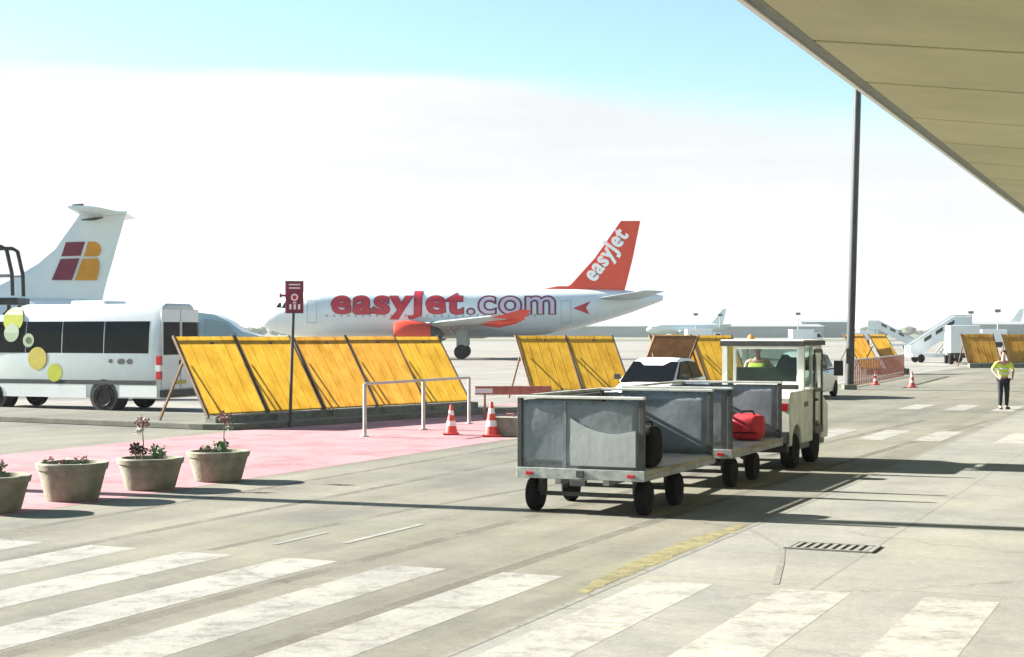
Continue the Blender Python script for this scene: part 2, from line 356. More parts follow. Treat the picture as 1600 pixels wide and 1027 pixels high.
# faint rubber marks left by turning vehicles
M['tyre_mark'] = paint_mat('rubber_mark', (.158, .152, .124), .55, 1.3)
b = MB()
def arc(v0, s0, ln, bend, w):
    n = 30; A = []
    for i in range(n + 1):
        t = i / n; v = v0 + bend * t * t; A.append((RD(s0 + ln * t, v, .0047), RD(s0 + ln * t, v + w, .0047)))
    for i in range(n): b.poly([A[i][0], A[i][1], A[i + 1][1], A[i + 1][0]], [(0, 1, 2, 3)])
for v0, s0, ln, bend, w in ((-7.6, 7, 34, 1.0, .17), (-6.1, 7, 34, 1.0, .17), (-12.2, 8, 30, -.6, .15), (-10.75, 8.3, 28, -.6, .15), (-9.3, 13.6, 16, 2.4, .13)): arc(v0, s0, ln, bend, w)
tag(b.build('tyre_marks', M['tyre_mark']), kind='structure')
# apron guide lines far out
b = MB()
for d0, w in ((104, .5), (128, .8), (190, 1.2)):
    b.poly([(-200, d0 + 2, .006), (200, d0 - 2, .006), (200, d0 - 2 + w, .006), (-200, d0 + 2 + w, .006)], [(0, 1, 2, 3)])
tag(b.build('apron_line', M['dark_line']), kind='structure')
sheet('grass', [(-4000, 420), (4000, 380), (4000, 6900), (-4000, 6900)], .02, M['grass'])
sheet('runway', [(-4000, 520), (4000, 500), (4000, 600), (-4000, 620)], .06, M['apron'])
# raised island with kerbs
b = MB(); pts = []
e1 = Vector((-.857, .514)); e2 = Vector((.602, .799))
for k in range(7):
    t = k / 6; pts.append(C0 + e1 * 1.2 * (1 - t) ** 2 + e2 * 1.2 * t ** 2)
pts = [C0 + e1 * 45] + pts + [C0 + e2 * 11.0, C0 + e2 * 11.0 + Vector((-.8, .6)) * 2.6, C0 + e2 * 3.2 + Vector((-.8, .6)) * 2.6, C0 + e1 * 45 + Vector((.51, .86)) * 3.2]
b.prism([(p.x, p.y) for p in pts], 0.0, .14, 'Z')
tag(b.build('traffic_island', M['island'], bev=.02), kind='structure')
# drain grate and crack in the pavement
g = empty('drain_grate', G(1300, 856, .01), -TH, 'rectangular grey iron drain grate set flush in the pale pavement', 'drain')
b = MB()
for k in range(9): b.box(-.38 + k * .09, -.335 + k * .09, -.22, .22, .0, .012)
b.build('bars', M['grate'], g)
MB().box(-.44, -.385, -.26, .26, 0, .016).box(.40, .455, -.26, .26, 0, .016).box(-.384, .399, -.26, -.221, 0, .016).box(-.384, .399, .221, .26, 0, .016).build('frame', M['grate'], g)
b = MB()
path = [(1172, 829), (1196, 842), (1222, 858), (1221, 880), (1212, 915)]
for i in range(len(path) - 1):
    a, c = G(*path[i]), G(*path[i + 1]); n = Vector((-(c - a).y, (c - a).x, 0)).normalized() * .03
    zz = Vector((0, 0, .0096 + i * .0005)); b.poly([a - n + zz, a + n + zz, c + n + zz, c - n + zz], [(0, 1, 2, 3)])
tag(b.build('pavement_crack', M['crackfill']), kind='structure')
# ------------------------------------------------------------------ canopy
TC = R(22.75)
cb = empty('canopy', (0, 0, 0), -TC, 'olive roof canopy with dark joints and a white edge hanging over the pavement', 'canopy')
hE = CH + 4.5; vE = -5.55; SL = -.129
def CP(s, dv, dz=0): return (vE + dv, s, hE + SL * dv + dz)
bnd = [4.5 * t for t in ()]
# seams where they cross the edge in the photo
def s_edge(py): d = 4.5 * F / (HY - py); return (d + vE * math.sin(TC)) / math.cos(TC)
ss = [s_edge(p) for p in (62, 127, 182, 221)]
step = 4.66; seams = [ss[0] - step * k for k in range(8, 0, -1)] + ss + [ss[-1] + step * k for k in range(1, 14)]
b = MB()
for i in range(len(seams) - 1):
    s0, s1 = seams[i] + .08, seams[i + 1] - .08
    b.loft([[CP(s0, .35), CP(s0, 28), CP(s0, 28, .3), CP(s0, .35, .3)], [CP(s1, .35), CP(s1, 28), CP(s1, 28, .3), CP(s1, .35, .3)]])
b.build('soffit', M['roof'], cb, bev=.02)
b = MB(); b.loft([[CP(seams[0], .35, .06), CP(seams[0], 28, .06), CP(seams[0], 28, .36), CP(seams[0], .35, .36)], [CP(seams[-1], .35, .06), CP(seams[-1], 28, .06), CP(seams[-1], 28, .36), CP(seams[-1], .35, .36)]])
b.build('joint_backing', M['seam'], cb)
for nm, x0, x1, z0, z1, mm in (('gutter', .10, .34, .01, .4, 'gutter'), ('fascia', 0, .095, -.02, .42, 'fascia')):
    MB().loft([[CP(s, x0, z0), CP(s, x1, z0), CP(s, x1, z1), CP(s, x0, z1)] for s in (seams[0], seams[-1])]).build(nm, M[mm], cb)
b = MB(); b.loft([[CP(s, 0, .43), CP(s, 28, .43), CP(s, 28, .5), CP(s, 0, .5)] for s in (seams[0], seams[-1])]); b.build('roof_sheet', M['steel'], cb)
for k, s in enumerate((seams[2], seams[7], seams[15], seams[20])):
    MB().lathe([(.3, 0), (.3, hE - 3.0)], (vE + 24, s, 0), 20).build('column', M['steel'], cb, True)
# ------------------------------------------------------------------ lamp masts
def mast(loc, h, r0, r1, lean, label):
    o = empty('lamp_mast', loc, 0, label, 'lamp mast', 'tall lighting masts along the apron')
    tipx = lean * h
    MB().tube([(0, 0, .19), (tipx * .33, 0, h * .33), (tipx * .66, 0, h * .66), (tipx, 0, h)], [r0, r0 * .9, r0 * .75 + r1 * .2, r1], 16).build('pole', M['mast'], o, True)
    MB().box(-.25, .25, -.25, .25, 0, .20, .03).build('base', M['plinth'], o)
    MB().box(-r0 * 1.0, r0 * 1.0, -r0 * 1.25, -r0 * .9, 1.0, 1.6, .01).build('hatch', M['dgrey'], o)
    MB().box(tipx - 1.1, tipx + 1.1, -.08, .08, h, h + .12).build('crossarm', M['mast'], o)
    for k in (-1, -.35, .35, 1):
        MB().box(tipx + k * .95 - .2, tipx + k * .95 + .2, -.45, .12, h + .14, h + .4, .04).build('floodlight', M['steel'], o)
    return o
mast(G(1327, 609), 17, .16, .11, .028, 'dark lighting mast rising behind the tractor up to the canopy edge')
m2 = mast((-11.6, 23.9, 0), 15.5, .21, .19, 0, 'lighting mast out of frame on the left whose shadow crosses the road')
m2['group'] = 'tall lighting masts along the apron'
# ------------------------------------------------------------------ leaning yellow screens
WL = 1.93
def make_screen(mt, w=WL, brown=False):
    o = empty('blast_screen', (0, 0, 0))
    zb, zt, lean = .30, 2.09, 1.14
    def P(x, t, off=0): # point on slope
        n = Vector((0, -(zt - zb), -lean)).normalized() * -1   # back normal
        q = Vector((x, lean * t, zb + (zt - zb) * t)) ; return q - Vector((0, zt - zb, -lean)).normalized() * off
    # corrugated sheet
    n = 5; xs = []
    pitch = (w - .12) / n
    prof = []
    for i in range(n):
        x0 = .06 + i * pitch
        prof += [(x0, 0), (x0 + pitch * .86, 0), (x0 + pitch * .91, -.009), (x0 + pitch * .96, -.009)]
    prof.append((w - .06, 0))
    b = MB(); b.loft([[P(x, t, f) for x, f in prof] for t in (0.0, .25, .5, .75, 1.0)], caps=False, close=False)
    b.build('panel', mt, o)
    fr = MB()
    for x in (.025, w - .025): fr.bar(P(x, -.02, -.03), P(x, 1.02, -.03), .05, .07)
    fr.bar(P(.05, .04, -.06), P(w - .05, .04, -.06), .05, .04); fr.bar(P(.05, .97, -.06), P(w - .05, .97, -.06), .05, .04)
    fr.build('frame', M['screenframe'], o)
    for x in (.1, w - .1):
        MB().bar(P(x, .72, -.12), (x, lean * .72 + .95, .02), .05, .05).build('strut', M['screenframe'], o)
    MB().box(0.01, w - .01, -.28, .12, 0, .285, .03).build('plinth', M['plinth'], o)
    MB().box(w / 2 - .05, w / 2 + .05, lean * .9 - .16, lean * .9 - .13, zb + (zt - zb) * .9, zb + (zt - zb) * .9 + .05).build('bolt_plate', M['dgrey'], o)
    return o
pA = make_screen(M['screenA']); pB = make_screen(M['screenB'])
usedA = usedB = False
def screen(x, y, z, rz, kind, label, sx=1.0):
    global usedA, usedB
    src = pA if kind == 'A' else pB
    if kind == 'A' and not usedA: o = pA; usedA = True
    elif kind == 'B' and not usedB: o = pB; usedB = True
    else: o = copy_tree(src)
    o.location = (x, y, z); o.rotation_euler = (0, 0, rz); o.scale = (sx, 1, 1); o.rotation_euler = (random.uniform(-.012, .012), 0, rz + random.uniform(-.02, .02)); tag(o, label, 'blast screen', 'leaning yellow screens along the apron')
    return o
B0 = Vector((-6.95, 36.5)); e = Vector((math.sin(R(37)), math.cos(R(37))))
nmz = ['leaning yellow screen beside the minibus tail, leftmost of the long row', 'leaning yellow screen behind the maroon sign pole, second of the long row', 'leaning orange-yellow screen in the middle of the long row of five', 'leaning orange-yellow screen above the left end of the white rail, fourth of the long row', 'leaning yellow screen behind the striped cone, rightmost of the long row']
for k in range(5):
    p = B0 + e * WL * k; screen(p.x, p.y, .01, R(53), 'AABBA'[k], nmz[k])
g2 = Vector((.62, 51.8)); e2h = R(62); ee = Vector((math.sin(e2h), math.cos(e2h)))
for k in range(2):
    p = g2 + ee * WL * k; screen(p.x, p.y, .01, R(28), 'A', ['leaning yellow screen with a brace on its left, behind the first baggage cart', 'leaning yellow screen between the braced one and the white car'][k])
p = g2 + ee * (WL * 2 + .25)
o = screen(p.x + 1.8, p.y + 3.9, .01, R(28 + 180), 'B', 'brown-coloured unlit yellow screen leaning the other way above the white car roof'); kids(o)
for c in kids(o):
    if c.name.startswith('panel'): c.data = c.data.copy(); c.data.materials.clear(); c.data.materials.append(M['brown'])  # brown colour paints in the look of an unlit yellow panel
for k in range(2):
    p = Vector((5.7, 59.5)) + ee * WL * k; screen(p.x, p.y, .01, R(28), 'BA'[k], ['leaning yellow screen right behind the white car roof', 'leaning yellow screen next to the left post of the tractor cab'][k])
for k, (px, d, rz, kd, lb) in enumerate(((1347, 84, 45, 'B', 'small orange screen just right of the dark lighting mast'), (1388, 84, 50, 'A', 'olive yellow screen left of the foot of the boarding stairs'), (1512, 100, 8, 'B', 'far brown-orange screen between the boarding stairs and the standing worker'), (1577, 100, 8, 'B', 'far brown screen at the right edge behind the standing worker'))):
    screen((px - 800) / F * d, d, .01, R(rz), kd, lb, 1.0 if k < 2 else 1.15)
# ------------------------------------------------------------------ baggage carts
CWD, CLN = 1.63, 2.9
def make_cart():
    o = empty('baggage_cart', (0, 0, 0))           # origin on the ground under the rear edge centre, +Y forward
    w = CWD / 2
    MB().box(-w, w, 0, CLN, .50, .545).build('deck', M['deck'], o)
    fr = MB(); fr.box(-w - .01, w + .01, -.02, .06, .43, .56).box(-w - .01, w + .01, CLN - .06, CLN + .02, .43, .56)
    fr.box(-w - .01, -w + .06, .061, CLN - .061, .43, .50).box(w - .06, w + .01, .061, CLN - .061, .43, .50)
    fr.box(-.35, -.27, .061, CLN - .061, .36, .46).box(.27, .35, .061, CLN - .061, .36, .46)
    fr.build('chassis', M['steel'], o, bev=.006)
    # rear panel, dented sheet
    def dented(y, name, seed):
        random.seed(seed); b = MB(); nx, nz = 14, 8; rings = []
        import mathutils
        for i in range(nz + 1):
            z = .562 + (1.375 - .562) * i / nz; r = []
            for j in range(nx + 1):
                x = -w + .05 + (2 * w - .10) * j / nx
                dz = mathutils.noise.noise(Vector((x * 1.7 + seed, z * 2.1, seed))) * .028
                if i in (0, nz) or j in (0, nx): dz = 0
                r.append((x, y + dz, z))
            rings.append(r)
        b.loft(rings, caps=False, close=False); o2 = b.build(name, M['sheet'], o, True)
        sd = o2.modifiers.new('s', 'SOLIDIFY'); sd.thickness = .02; return o2
    rp = dented(.02, 'rear_panel', 3)
    dented(CLN - .04, 'front_panel', 9)
    lp = MB().box(-w + .005, -w + .03, .08, CLN - .08, .55, 1.372).build('side_panel', M['sheet'], o)
    for (x, y) in ((-w + .03, .02), (w - .03, .02), (-w + .03, CLN - .04), (w - .03, CLN - .04)):
        MB().box(x - .03, x + .03, y - .035, y + .035, .561, 1.40, .006).build('corner_post', M['dgrey'], o)
    tr = MB(); tr.box(-w - .005, w + .005, -.03, .06, 1.402, 1.435, .006).box(-w - .005, w + .005, CLN - .08, CLN + .01, 1.402, 1.435, .006).box(-w - .005, -w + .05, .065, CLN - .085, 1.402, 1.435, .006)
    tr.build('top_rail', M['toprail'], o)
    for y in (.32, 1.52):
        MB().bar((-w + .12, y, .22), (w - .12, y, .22), .05, .05).build('axle', M['dgrey'], o)
        for x in (-w + .20, w - .20):
            MB().box(x - .03, x + .03, y - .08, y + .08, .24, .43).build('spring_hanger', M['dgrey'], o)
        for x in (-w + .11, w - .11): wheel(o, (x, y, .215), .215, .13)
    MB().bar((0, CLN - .3, .33), (0, CLN + .85, .30), .06, .05).bar((0, CLN + .8, .3), (0, CLN + .95, .3), .1, .04).build('tow_bar', M['dgrey'], o)
    MB().box(-.1, .1, -.09, -.02, .36, .43).build('hitch', M['dgrey'], o)
    for x in (-w + .62, ): MB().box(x - .02, x + .02, -.005, .012, .57, 1.37).build('stiffener', M['sheet'], o)
    for x in (-w + .16, w - .16): MB().box(x - .045, x + .045, -.034, -.021, .47, .51, .004).build('reflector', M['tail_red'], o)
    MB().box(-.04, .06, -.04, -.022, .455, .54, .006).build('latch', M['dgrey'], o)
    q = MB()
    for i in range(9):
        for z in (.60, 1.34): q.box(-w + .12 + i * .172, -w + .135 + i * .172, -.004, .008, z, z + .015)
    q.build('rivets', M['dgrey'], o)
    return o
cart = make_cart()
CVM = -6.935
def setcart(o, s, lab):
    o.location = RD(s, CVM); o.rotation_euler = (0, 0, -TH); tag(o, lab, 'baggage cart', 'grey baggage carts in tow')
c2 = copy_tree(cart)
setcart(cart, 18.0, 'nearest grey baggage cart, grazing sunlight painted on its rear sheet as a paler curved piece')
setcart(c2, 21.8, 'second grey baggage cart, coupled to the tractor and carrying a red bag')
# thin pale piece painting grazing sun onto the first cart's rear panel
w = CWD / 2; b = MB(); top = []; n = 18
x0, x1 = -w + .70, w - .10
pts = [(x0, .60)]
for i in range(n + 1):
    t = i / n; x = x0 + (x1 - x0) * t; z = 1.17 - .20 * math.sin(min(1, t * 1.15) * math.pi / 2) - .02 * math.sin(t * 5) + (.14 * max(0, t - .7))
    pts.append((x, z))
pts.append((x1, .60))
b.prism(pts[::-1], -.022, -.006, 'Y'); b.build('painted_sun_patch', M['sheet_sunlit'], cart)
# black strap / bag inside first cart and red bag on second
def soft_bag(name, loc, size, m, label, cat, seed, rz=-TH):
    o = empty(name, loc, rz, label, cat); t = bmesh.new(); bmesh.ops.create_uvsphere(t, u_segments=24, v_segments=16, radius=1)
    from mathutils import noise
    for v in t.verts:
        c = v.co.copy(); f = lambda a: math.copysign(abs(a) ** .55, a)
        q = Vector((f(c.x) * size[0] / 2, f(c.y) * size[1] / 2, (f(c.z) + 1) * size[2] / 2))
        q *= 1 + .07 * noise.noise(c * 2 + Vector((seed, 0, 0))) ; q.z = max(0, q.z); v.co = q
    b = MB(); b.merge(t); b.build('bag_body', m, o, True, ang=70)
    MB().tube([(-size[0] * .2, 0, size[2] * .97), (-size[0] * .15, 0, size[2] * 1.12), (size[0] * .15, 0, size[2] * 1.12), (size[0] * .2, 0, size[2] * .97)], .015, 8).build('handle', M['black'], o, True)
    MB().box(-size[0] * .42, size[0] * .42, -size[1] * .515, -size[1] * .5, size[2] * .3, size[2] * .34).build('strap', M['black'], o)
    return o
soft_bag('holdall', RD(24.0, CVM + .45, .548), (.52, .42, .40), M['red'], 'bright red holdall lying on the deck of the second baggage cart', 'holdall', 2)
soft_bag('suitcase', RD(18.72, CVM + .62, .548), (.28, .5, .50), M['black'], 'black suitcase standing just inside the nearest baggage cart', 'suitcase', 5)
# ------------------------------------------------------------------ tow tractor
TV = -6.78
tg = empty('tow_tractor', RD(25.2, TV), -TH, 'worn cream tow tractor with a glazed cab pulling the two baggage carts', 'tow tractor')
w = .68
b = MB()   # body side outline with wheel arches (y, z)
def arch(cy, r, z0, n=8): return [(cy + r * math.cos(a), z0 + r * math.sin(a)) for a in [math.pi * k / n for k in range(n + 1)]][::-1]
out = [(-.02, .38)] + arch(.42, .33, .38) + arch(1.86, .33, .38) + [(2.70, .38), (2.72, .95), (2.35, 1.12), (2.1, 1.25), (.05, 1.25), (-.02, 1.15)]
b.prism(out, -w, w, 'X'); b.build('body', M['tug'], tg, bev=.025)
MB().box(-w + .06, w - .06, -.06, 2.66, .28, .44).build('chassis', M['blackpaint'], tg)
MB().box(-w + .02, w - .02, -.10, -.025, .42, .62, .015).build('rear_bumper', M['dgrey'], tg)
MB().box(-w + .02, w - .02, 2.725, 2.80, .42, .66, .015).build('front_bumper', M['dgrey'], tg)
for y in (.42, 1.86):
    for x in (-w + .12, w - .12): wheel(tg, (x, y, .29), .29, .20)
cabf = MB(); y0, y1 = .87, 2.28
for (x, y, yt) in ((-w + .03, y0, y0), (w - .03, y0, y0), (-w + .03, y1, y1 - .18), (w - .03, y1, y1 - .18)): cabf.bar((x, y, 1.251), (x, yt, 2.0), .085, .085)
cabf.bar((w - .03, 1.52, 1.251), (w - .03, 1.52, 2.0), .05, .06); cabf.bar((-w + .03, 1.52, 1.251), (-w + .03, 1.52, 2.0), .05, .06)
cabf.build('cab_frame', M['tug'], tg)
MB().box(-w - .03, w + .03, y0 - .08, y1 + .02, 2.0, 2.085, .02).build('cab_roof', M['tug'], tg)
MB().box(-w - .032, w + .032, y0 - .1, y0 - .081, 1.975, 2.06).box(w + .031, w + .045, y0 - .08, y1 + .02, 1.985, 2.06).build('roof_edge_trim', M['dgrey'], tg)
wf = MB(); wf.box(-w + .17, w - .062, y0 - .03, y0 + .03, 1.34, 1.39).box(-w + .17, w - .062, y0 - .03, y0 + .03, 1.93, 1.98).box(-w + .17, -w + .22, y0 - .03, y0 + .03, 1.391, 1.929).box(w - .11, w - .062, y0 - .03, y0 + .03, 1.391, 1.929)
wr = wf.build('rear_window', M['white'], tg, bev=.012)
MB().box(-w + .222, w - .112, y0 - .005, y0 + .005, 1.392, 1.928).build('pane', M['glassclear'], wr)
wq = MB().box(-w + .062, -w + .168, y0 - .005, y0 + .005, 1.252, 1.99).build('quarter_glass', M['glassclear'], tg)
ws = MB(); ws.poly([(-w + .06, y1 + .0, 1.26), (w - .06, y1, 1.26), (w - .06, y1 - .17, 1.99), (-w + .06, y1 - .17, 1.99)], [(0, 1, 2, 3)]); ws = ws.build('windscreen', M['glassclear'], tg); ws.modifiers.new('s', 'SOLIDIFY').thickness = .008
sg = MB().box(w - .035, w - .027, y0 + .05, 1.49, 1.30, 1.96).build('side_window', M['glassclear'], tg)
dr = MB(); dr.box(w + .002, w + .03, 1.56, 2.2, .5, .62).box(w + .002, w + .03, 1.56, 1.61, .621, 1.9).box(w + .002, w + .03, 2.12, 2.17, .621, 1.9).box(w + .002, w + .03, 1.611, 2.119, 1.86, 1.92).box(w + .002, w + .03, 1.611, 2.119, 1.2, 1.26)
dr = dr.build('door', M['dgrey'], tg); MB().box(w + .031, w + .06, 1.6, 1.72, 1.05, 1.09).build('handle', M['blackpaint'], dr)
MB().bar((w + .03, 2.2, 1.55), (w + .26, 2.26, 1.6), .02).box(w + .2, w + .36, 2.24, 2.28, 1.46, 1.72, .01).build('mirror', M['blackpaint'], tg)
MB().box(-.55, .5, 1.25, 1.6, 1.251, 1.30).box(-.55, .5, 1.18, 1.249, 1.251, 1.62, .02).build('seat', M['blackpaint'], tg)
MB().bar((-.3, 2.1, 1.251), (-.3, 1.95, 1.5), .04).lathe([(.15, 1.5), (.17, 1.515), (.15, 1.53)], (-.3, 1.95, 0), 18).build('steering_wheel', M['blackpaint'], tg)
for x in (-w + .1, w - .1): MB().box(x - .05, x + .05, -.035, -.018, .95, 1.07, .005).build('tail_lamp', M['tail_red'], tg)
MB().box(-.12, .12, -.22, -.10, .36, .44, .01).build('hitch', M['dgrey'], tg)
MB().box(w + .001, w + .012, .92, 1.15, .98, 1.06).build('air_slot', M['blackpaint'], tg)
MB().lathe([(.06, 2.056), (.06, 2.12), (.035, 2.16), (.001, 2.17)], (-.35, 1.4, 0), 14).build('beacon', mat('amber_beacon', (.7, .25, .02), .3), tg, True)
# ------------------------------------------------------------------ people
def person(loc, rz, label, name='person', pose='hips', scale=1.0, cap=False, seated=False):
    o = empty(name, loc, rz, label, 'person', scale=scale)     # faces -Y
    V = []; E = []
    def add(p, r, par=None):
        V.append((Vector(p), r)); i = len(V) - 1
        if par is not None: E.append((par, i))
        return i
    pel = add((0, .0, .93), (.135, .10)); sp = add((0, .01, 1.12), (.125, .09), pel); ch = add((0, .0, 1.30), (.15, .105), sp); nk = add((0, .01, 1.46), (.055, .055), ch)
    nk2 = add((0, -.005, 1.53), (.05, .052), nk); hd = add((0, -.015, 1.62), (.072, .088), nk2); tp = add((0, -.01, 1.71), (.06, .07), hd)
    arms = {}
    for s in (-1, 1):
        sh = add((s * .17, .01, 1.40), .055, ch)
        if pose == 'hips': el = add((s * .33, .06, 1.17), .042, sh); wr = add((s * .24, -.10, .99), .03, el); dirh = Vector((-s * .3, -.5, -.6))
        elif pose == 'drive': el = add((s * .27, -.06, 1.16), .042, sh); wr = add((s * .2, -.30, 1.13), .03, el); dirh = Vector((0, -1, .05))
        else: el = add((s * .26, .03, 1.13), .042, sh); wr = add((s * .27, -.03, .88), .03, el); dirh = Vector((0, -.1, -1))
        pm = add(Vector(V[wr][0]) + dirh.normalized() * .07, (.036, .02), wr); arms[s] = (Vector(V[wr][0]), Vector(V[pm][0]), dirh.normalized())
    legs = {}
    for s in (-1, 1):
        if seated: hp = add((s * .1, -.02, .88), .085, pel); kn = add((s * .12, -.42, .90), .062, hp); an = add((s * .12, -.45, .50), .042, kn); toe = add((s * .13, -.58, .46), .035, an)
        else: hp = add((s * .095, .0, .84), .088, pel); kn = add((s * .10, -.02, .48), .06, hp); an = add((s * .10, .02, .09), .042, kn); toe = add((s * .125, -.13, .035), .034, an)
        legs[s] = (hp, kn, an, toe)
    body = skin_fig('body', V, E, M['skin'], o)
    # five fingers each hand, face: merged into the body mesh
    b = MB(); b.bm.from_mesh(body.data)
    for s in (-1, 1):
        wr, pm, d = arms[s]; side = d.cross(Vector((s, 0, 0))).normalized()
        if side.length < .5: side = Vector((0, 1, 0))
        lat = Vector((0, -1, 0)) if pose != 'drive' else Vector((1, 0, 0))
        for k, ln in enumerate((.065, .078, .083, .076, .06)[1:] ):
            a = pm + lat * (.025 - .017 * k) + d * .02; c1 = a + d * ln * .5; c2 = a + d * ln * .85 + Vector((-s * .018, 0, -.006))
            b.tube([a - d * .03, c1, c2], [.0095, .009, .007], 7)
        a = wr + d * .03 + lat * .025; b.tube([a, a + lat * .03 + d * .025, a + lat * .035 + d * .06], [.011, .0105, .008], 7)
    hy = -.015
    b.tube([(0, hy - .083, 1.645), (0, hy - .108, 1.605), (0, hy - .085, 1.598)], [.008, .015, .010], 8)
    for s in (-1, 1):
        b.tube([(s * .070, hy + .005, 1.645), (s * .084, hy + .015, 1.625), (s * .074, hy + .0, 1.595)], [.008, .012, .007], 7)
    b.tube([(-.025, hy - .082, 1.572), (0, hy - .09, 1.570), (.025, hy - .082, 1.572)], [.004, .007, .004], 6)
    bmesh.ops.recalc_face_normals(b.bm, faces=b.bm.faces[:]); b.bm.to_mesh(body.data); b.bm.free()
    for p in body.data.polygons: p.use_smooth = True
    for s in (-1, 1):
        MB().lathe([(.001, -.008), (.009, -.004), (.009, .004), (.001, .008)], (s * .030, hy - .083, 1.628), 10, 'Y').build('eye', M['shoe'], o, True)
    def scaled(ids, add_r, nm, m, extra=None, root=0):
        mp = {i: k for k, i in enumerate(ids)}; vv = []
        for i in ids:
            r = V[i][1]; r = r if isinstance(r, tuple) else (r, r); vv.append((V[i][0], (r[0] + add_r, r[1] + add_r)))
        ed = [(mp[a], mp[c]) for a, c in E if a in mp and c in mp]; return skin_fig(nm, vv, ed, m, o)
    # trousers, vest, sleeves, shoes
    tr_ids = [pel] + [i for s in (-1, 1) for i in legs[s][:3]]; scaled(tr_ids, .016, 'trousers', M['navy'])
    shl = 7; ids = [pel, sp, ch] ; sh_l = [i for i, (p, r) in enumerate(V) if abs(abs(p.x) - .17) < 1e-4 and abs(p.z - 1.40) < 1e-4]
    el_l = [c for a, c in E if a in sh_l]
    vv = [(V[pel][0] + Vector((0, 0, -.02)), (.168, .132)), (V[sp][0], (.165, .128)), (V[ch][0], (.178, .135)), (V[nk][0] + Vector((0, 0, -.045)), (.085, .075))]
    skin_base = [(Vector(p), r) for p, r in vv]; ed = [(0, 1), (1, 2), (2, 3)]
    for s_ in sh_l: skin_base.append((V[s_][0] + Vector((0, 0, -.005)), (.078, .078))); ed.append((2, len(skin_base) - 1))
    vest = skin_fig('hi_vis_vest', skin_base, ed, M['hivis'], o)
    for z in (1.05, 1.2): MB().lathe([(1, z - .022), (1.0, z + .022)], (0, 0, 0), 28, capb=False)
    for z, rx, ry in ((1.06, .166, .130), (1.20, .172, .134)):
        t = MB(); t.lathe([(1, -.024), (1.03, 0), (1, .024)], (0, 0, 0), 28, capb=False)
        for v in t.bm.verts: v.co = Vector((v.co.x * rx * 1.02, v.co.y * ry * 1.02 + .005, v.co.z + z))
        t.build('reflective_band', M['reflect'], vest, True)
    slv = []
    for si, ei in zip(sh_l, el_l):
        skin_fig('sleeve', [(V[si][0], (.068, .068)), (V[ei][0], (.055, .055))], [(0, 1)], M['hivis'] if not cap else M['petalw'], o)
    for s in (-1, 1):
        an, toe = V[legs[s][2]][0], V[legs[s][3]][0]
        skin_fig('shoe', [(an + Vector((0, .03, -.035)), (.05, .05)), (an + Vector((0, -.06, -.05)), (.048, .04)), (toe + Vector((0, -.02, .01)), (.045, .035))], [(0, 1), (1, 2)], M['shoe'], o)
    t = bmesh.new(); bmesh.ops.create_uvsphere(t, u_segments=20, v_segments=14, radius=1); 
    for v in list(t.verts):
        if v.co.z < -.35 or (v.co.y < -.35 and v.co.z < .35): t.verts.remove(v)
    for v in t.verts: v.co = Vector((v.co.x * .090, v.co.y * .108 + .005, v.co.z * .105 + 1.655))
    b = MB(); b.merge(t); h = b.build('cap' if cap else 'hair', M['capw'] if cap else M['hair'], o, True)
    h.modifiers.new('s', 'SOLIDIFY').thickness = .012
    if cap: MB().prism([(-.07, -.08), (-.06, -.15), (0, -.175), (.06, -.15), (.07, -.08)], 1.685, 1.695, 'Z').build('brim', M['capw'], h)
    return o
person(G(1568, 640), R(8), 'worker in yellow hi-vis vest and dark trousers standing at far right, hands at waist', pose='hips', scale=.975)
dv = person(RD(26.55, TV - .22, .50), math.pi - TH, 'driver in a yellow vest and pale cap seated in the tractor cab', pose='drive', cap=True, scale=.88, seated=True)
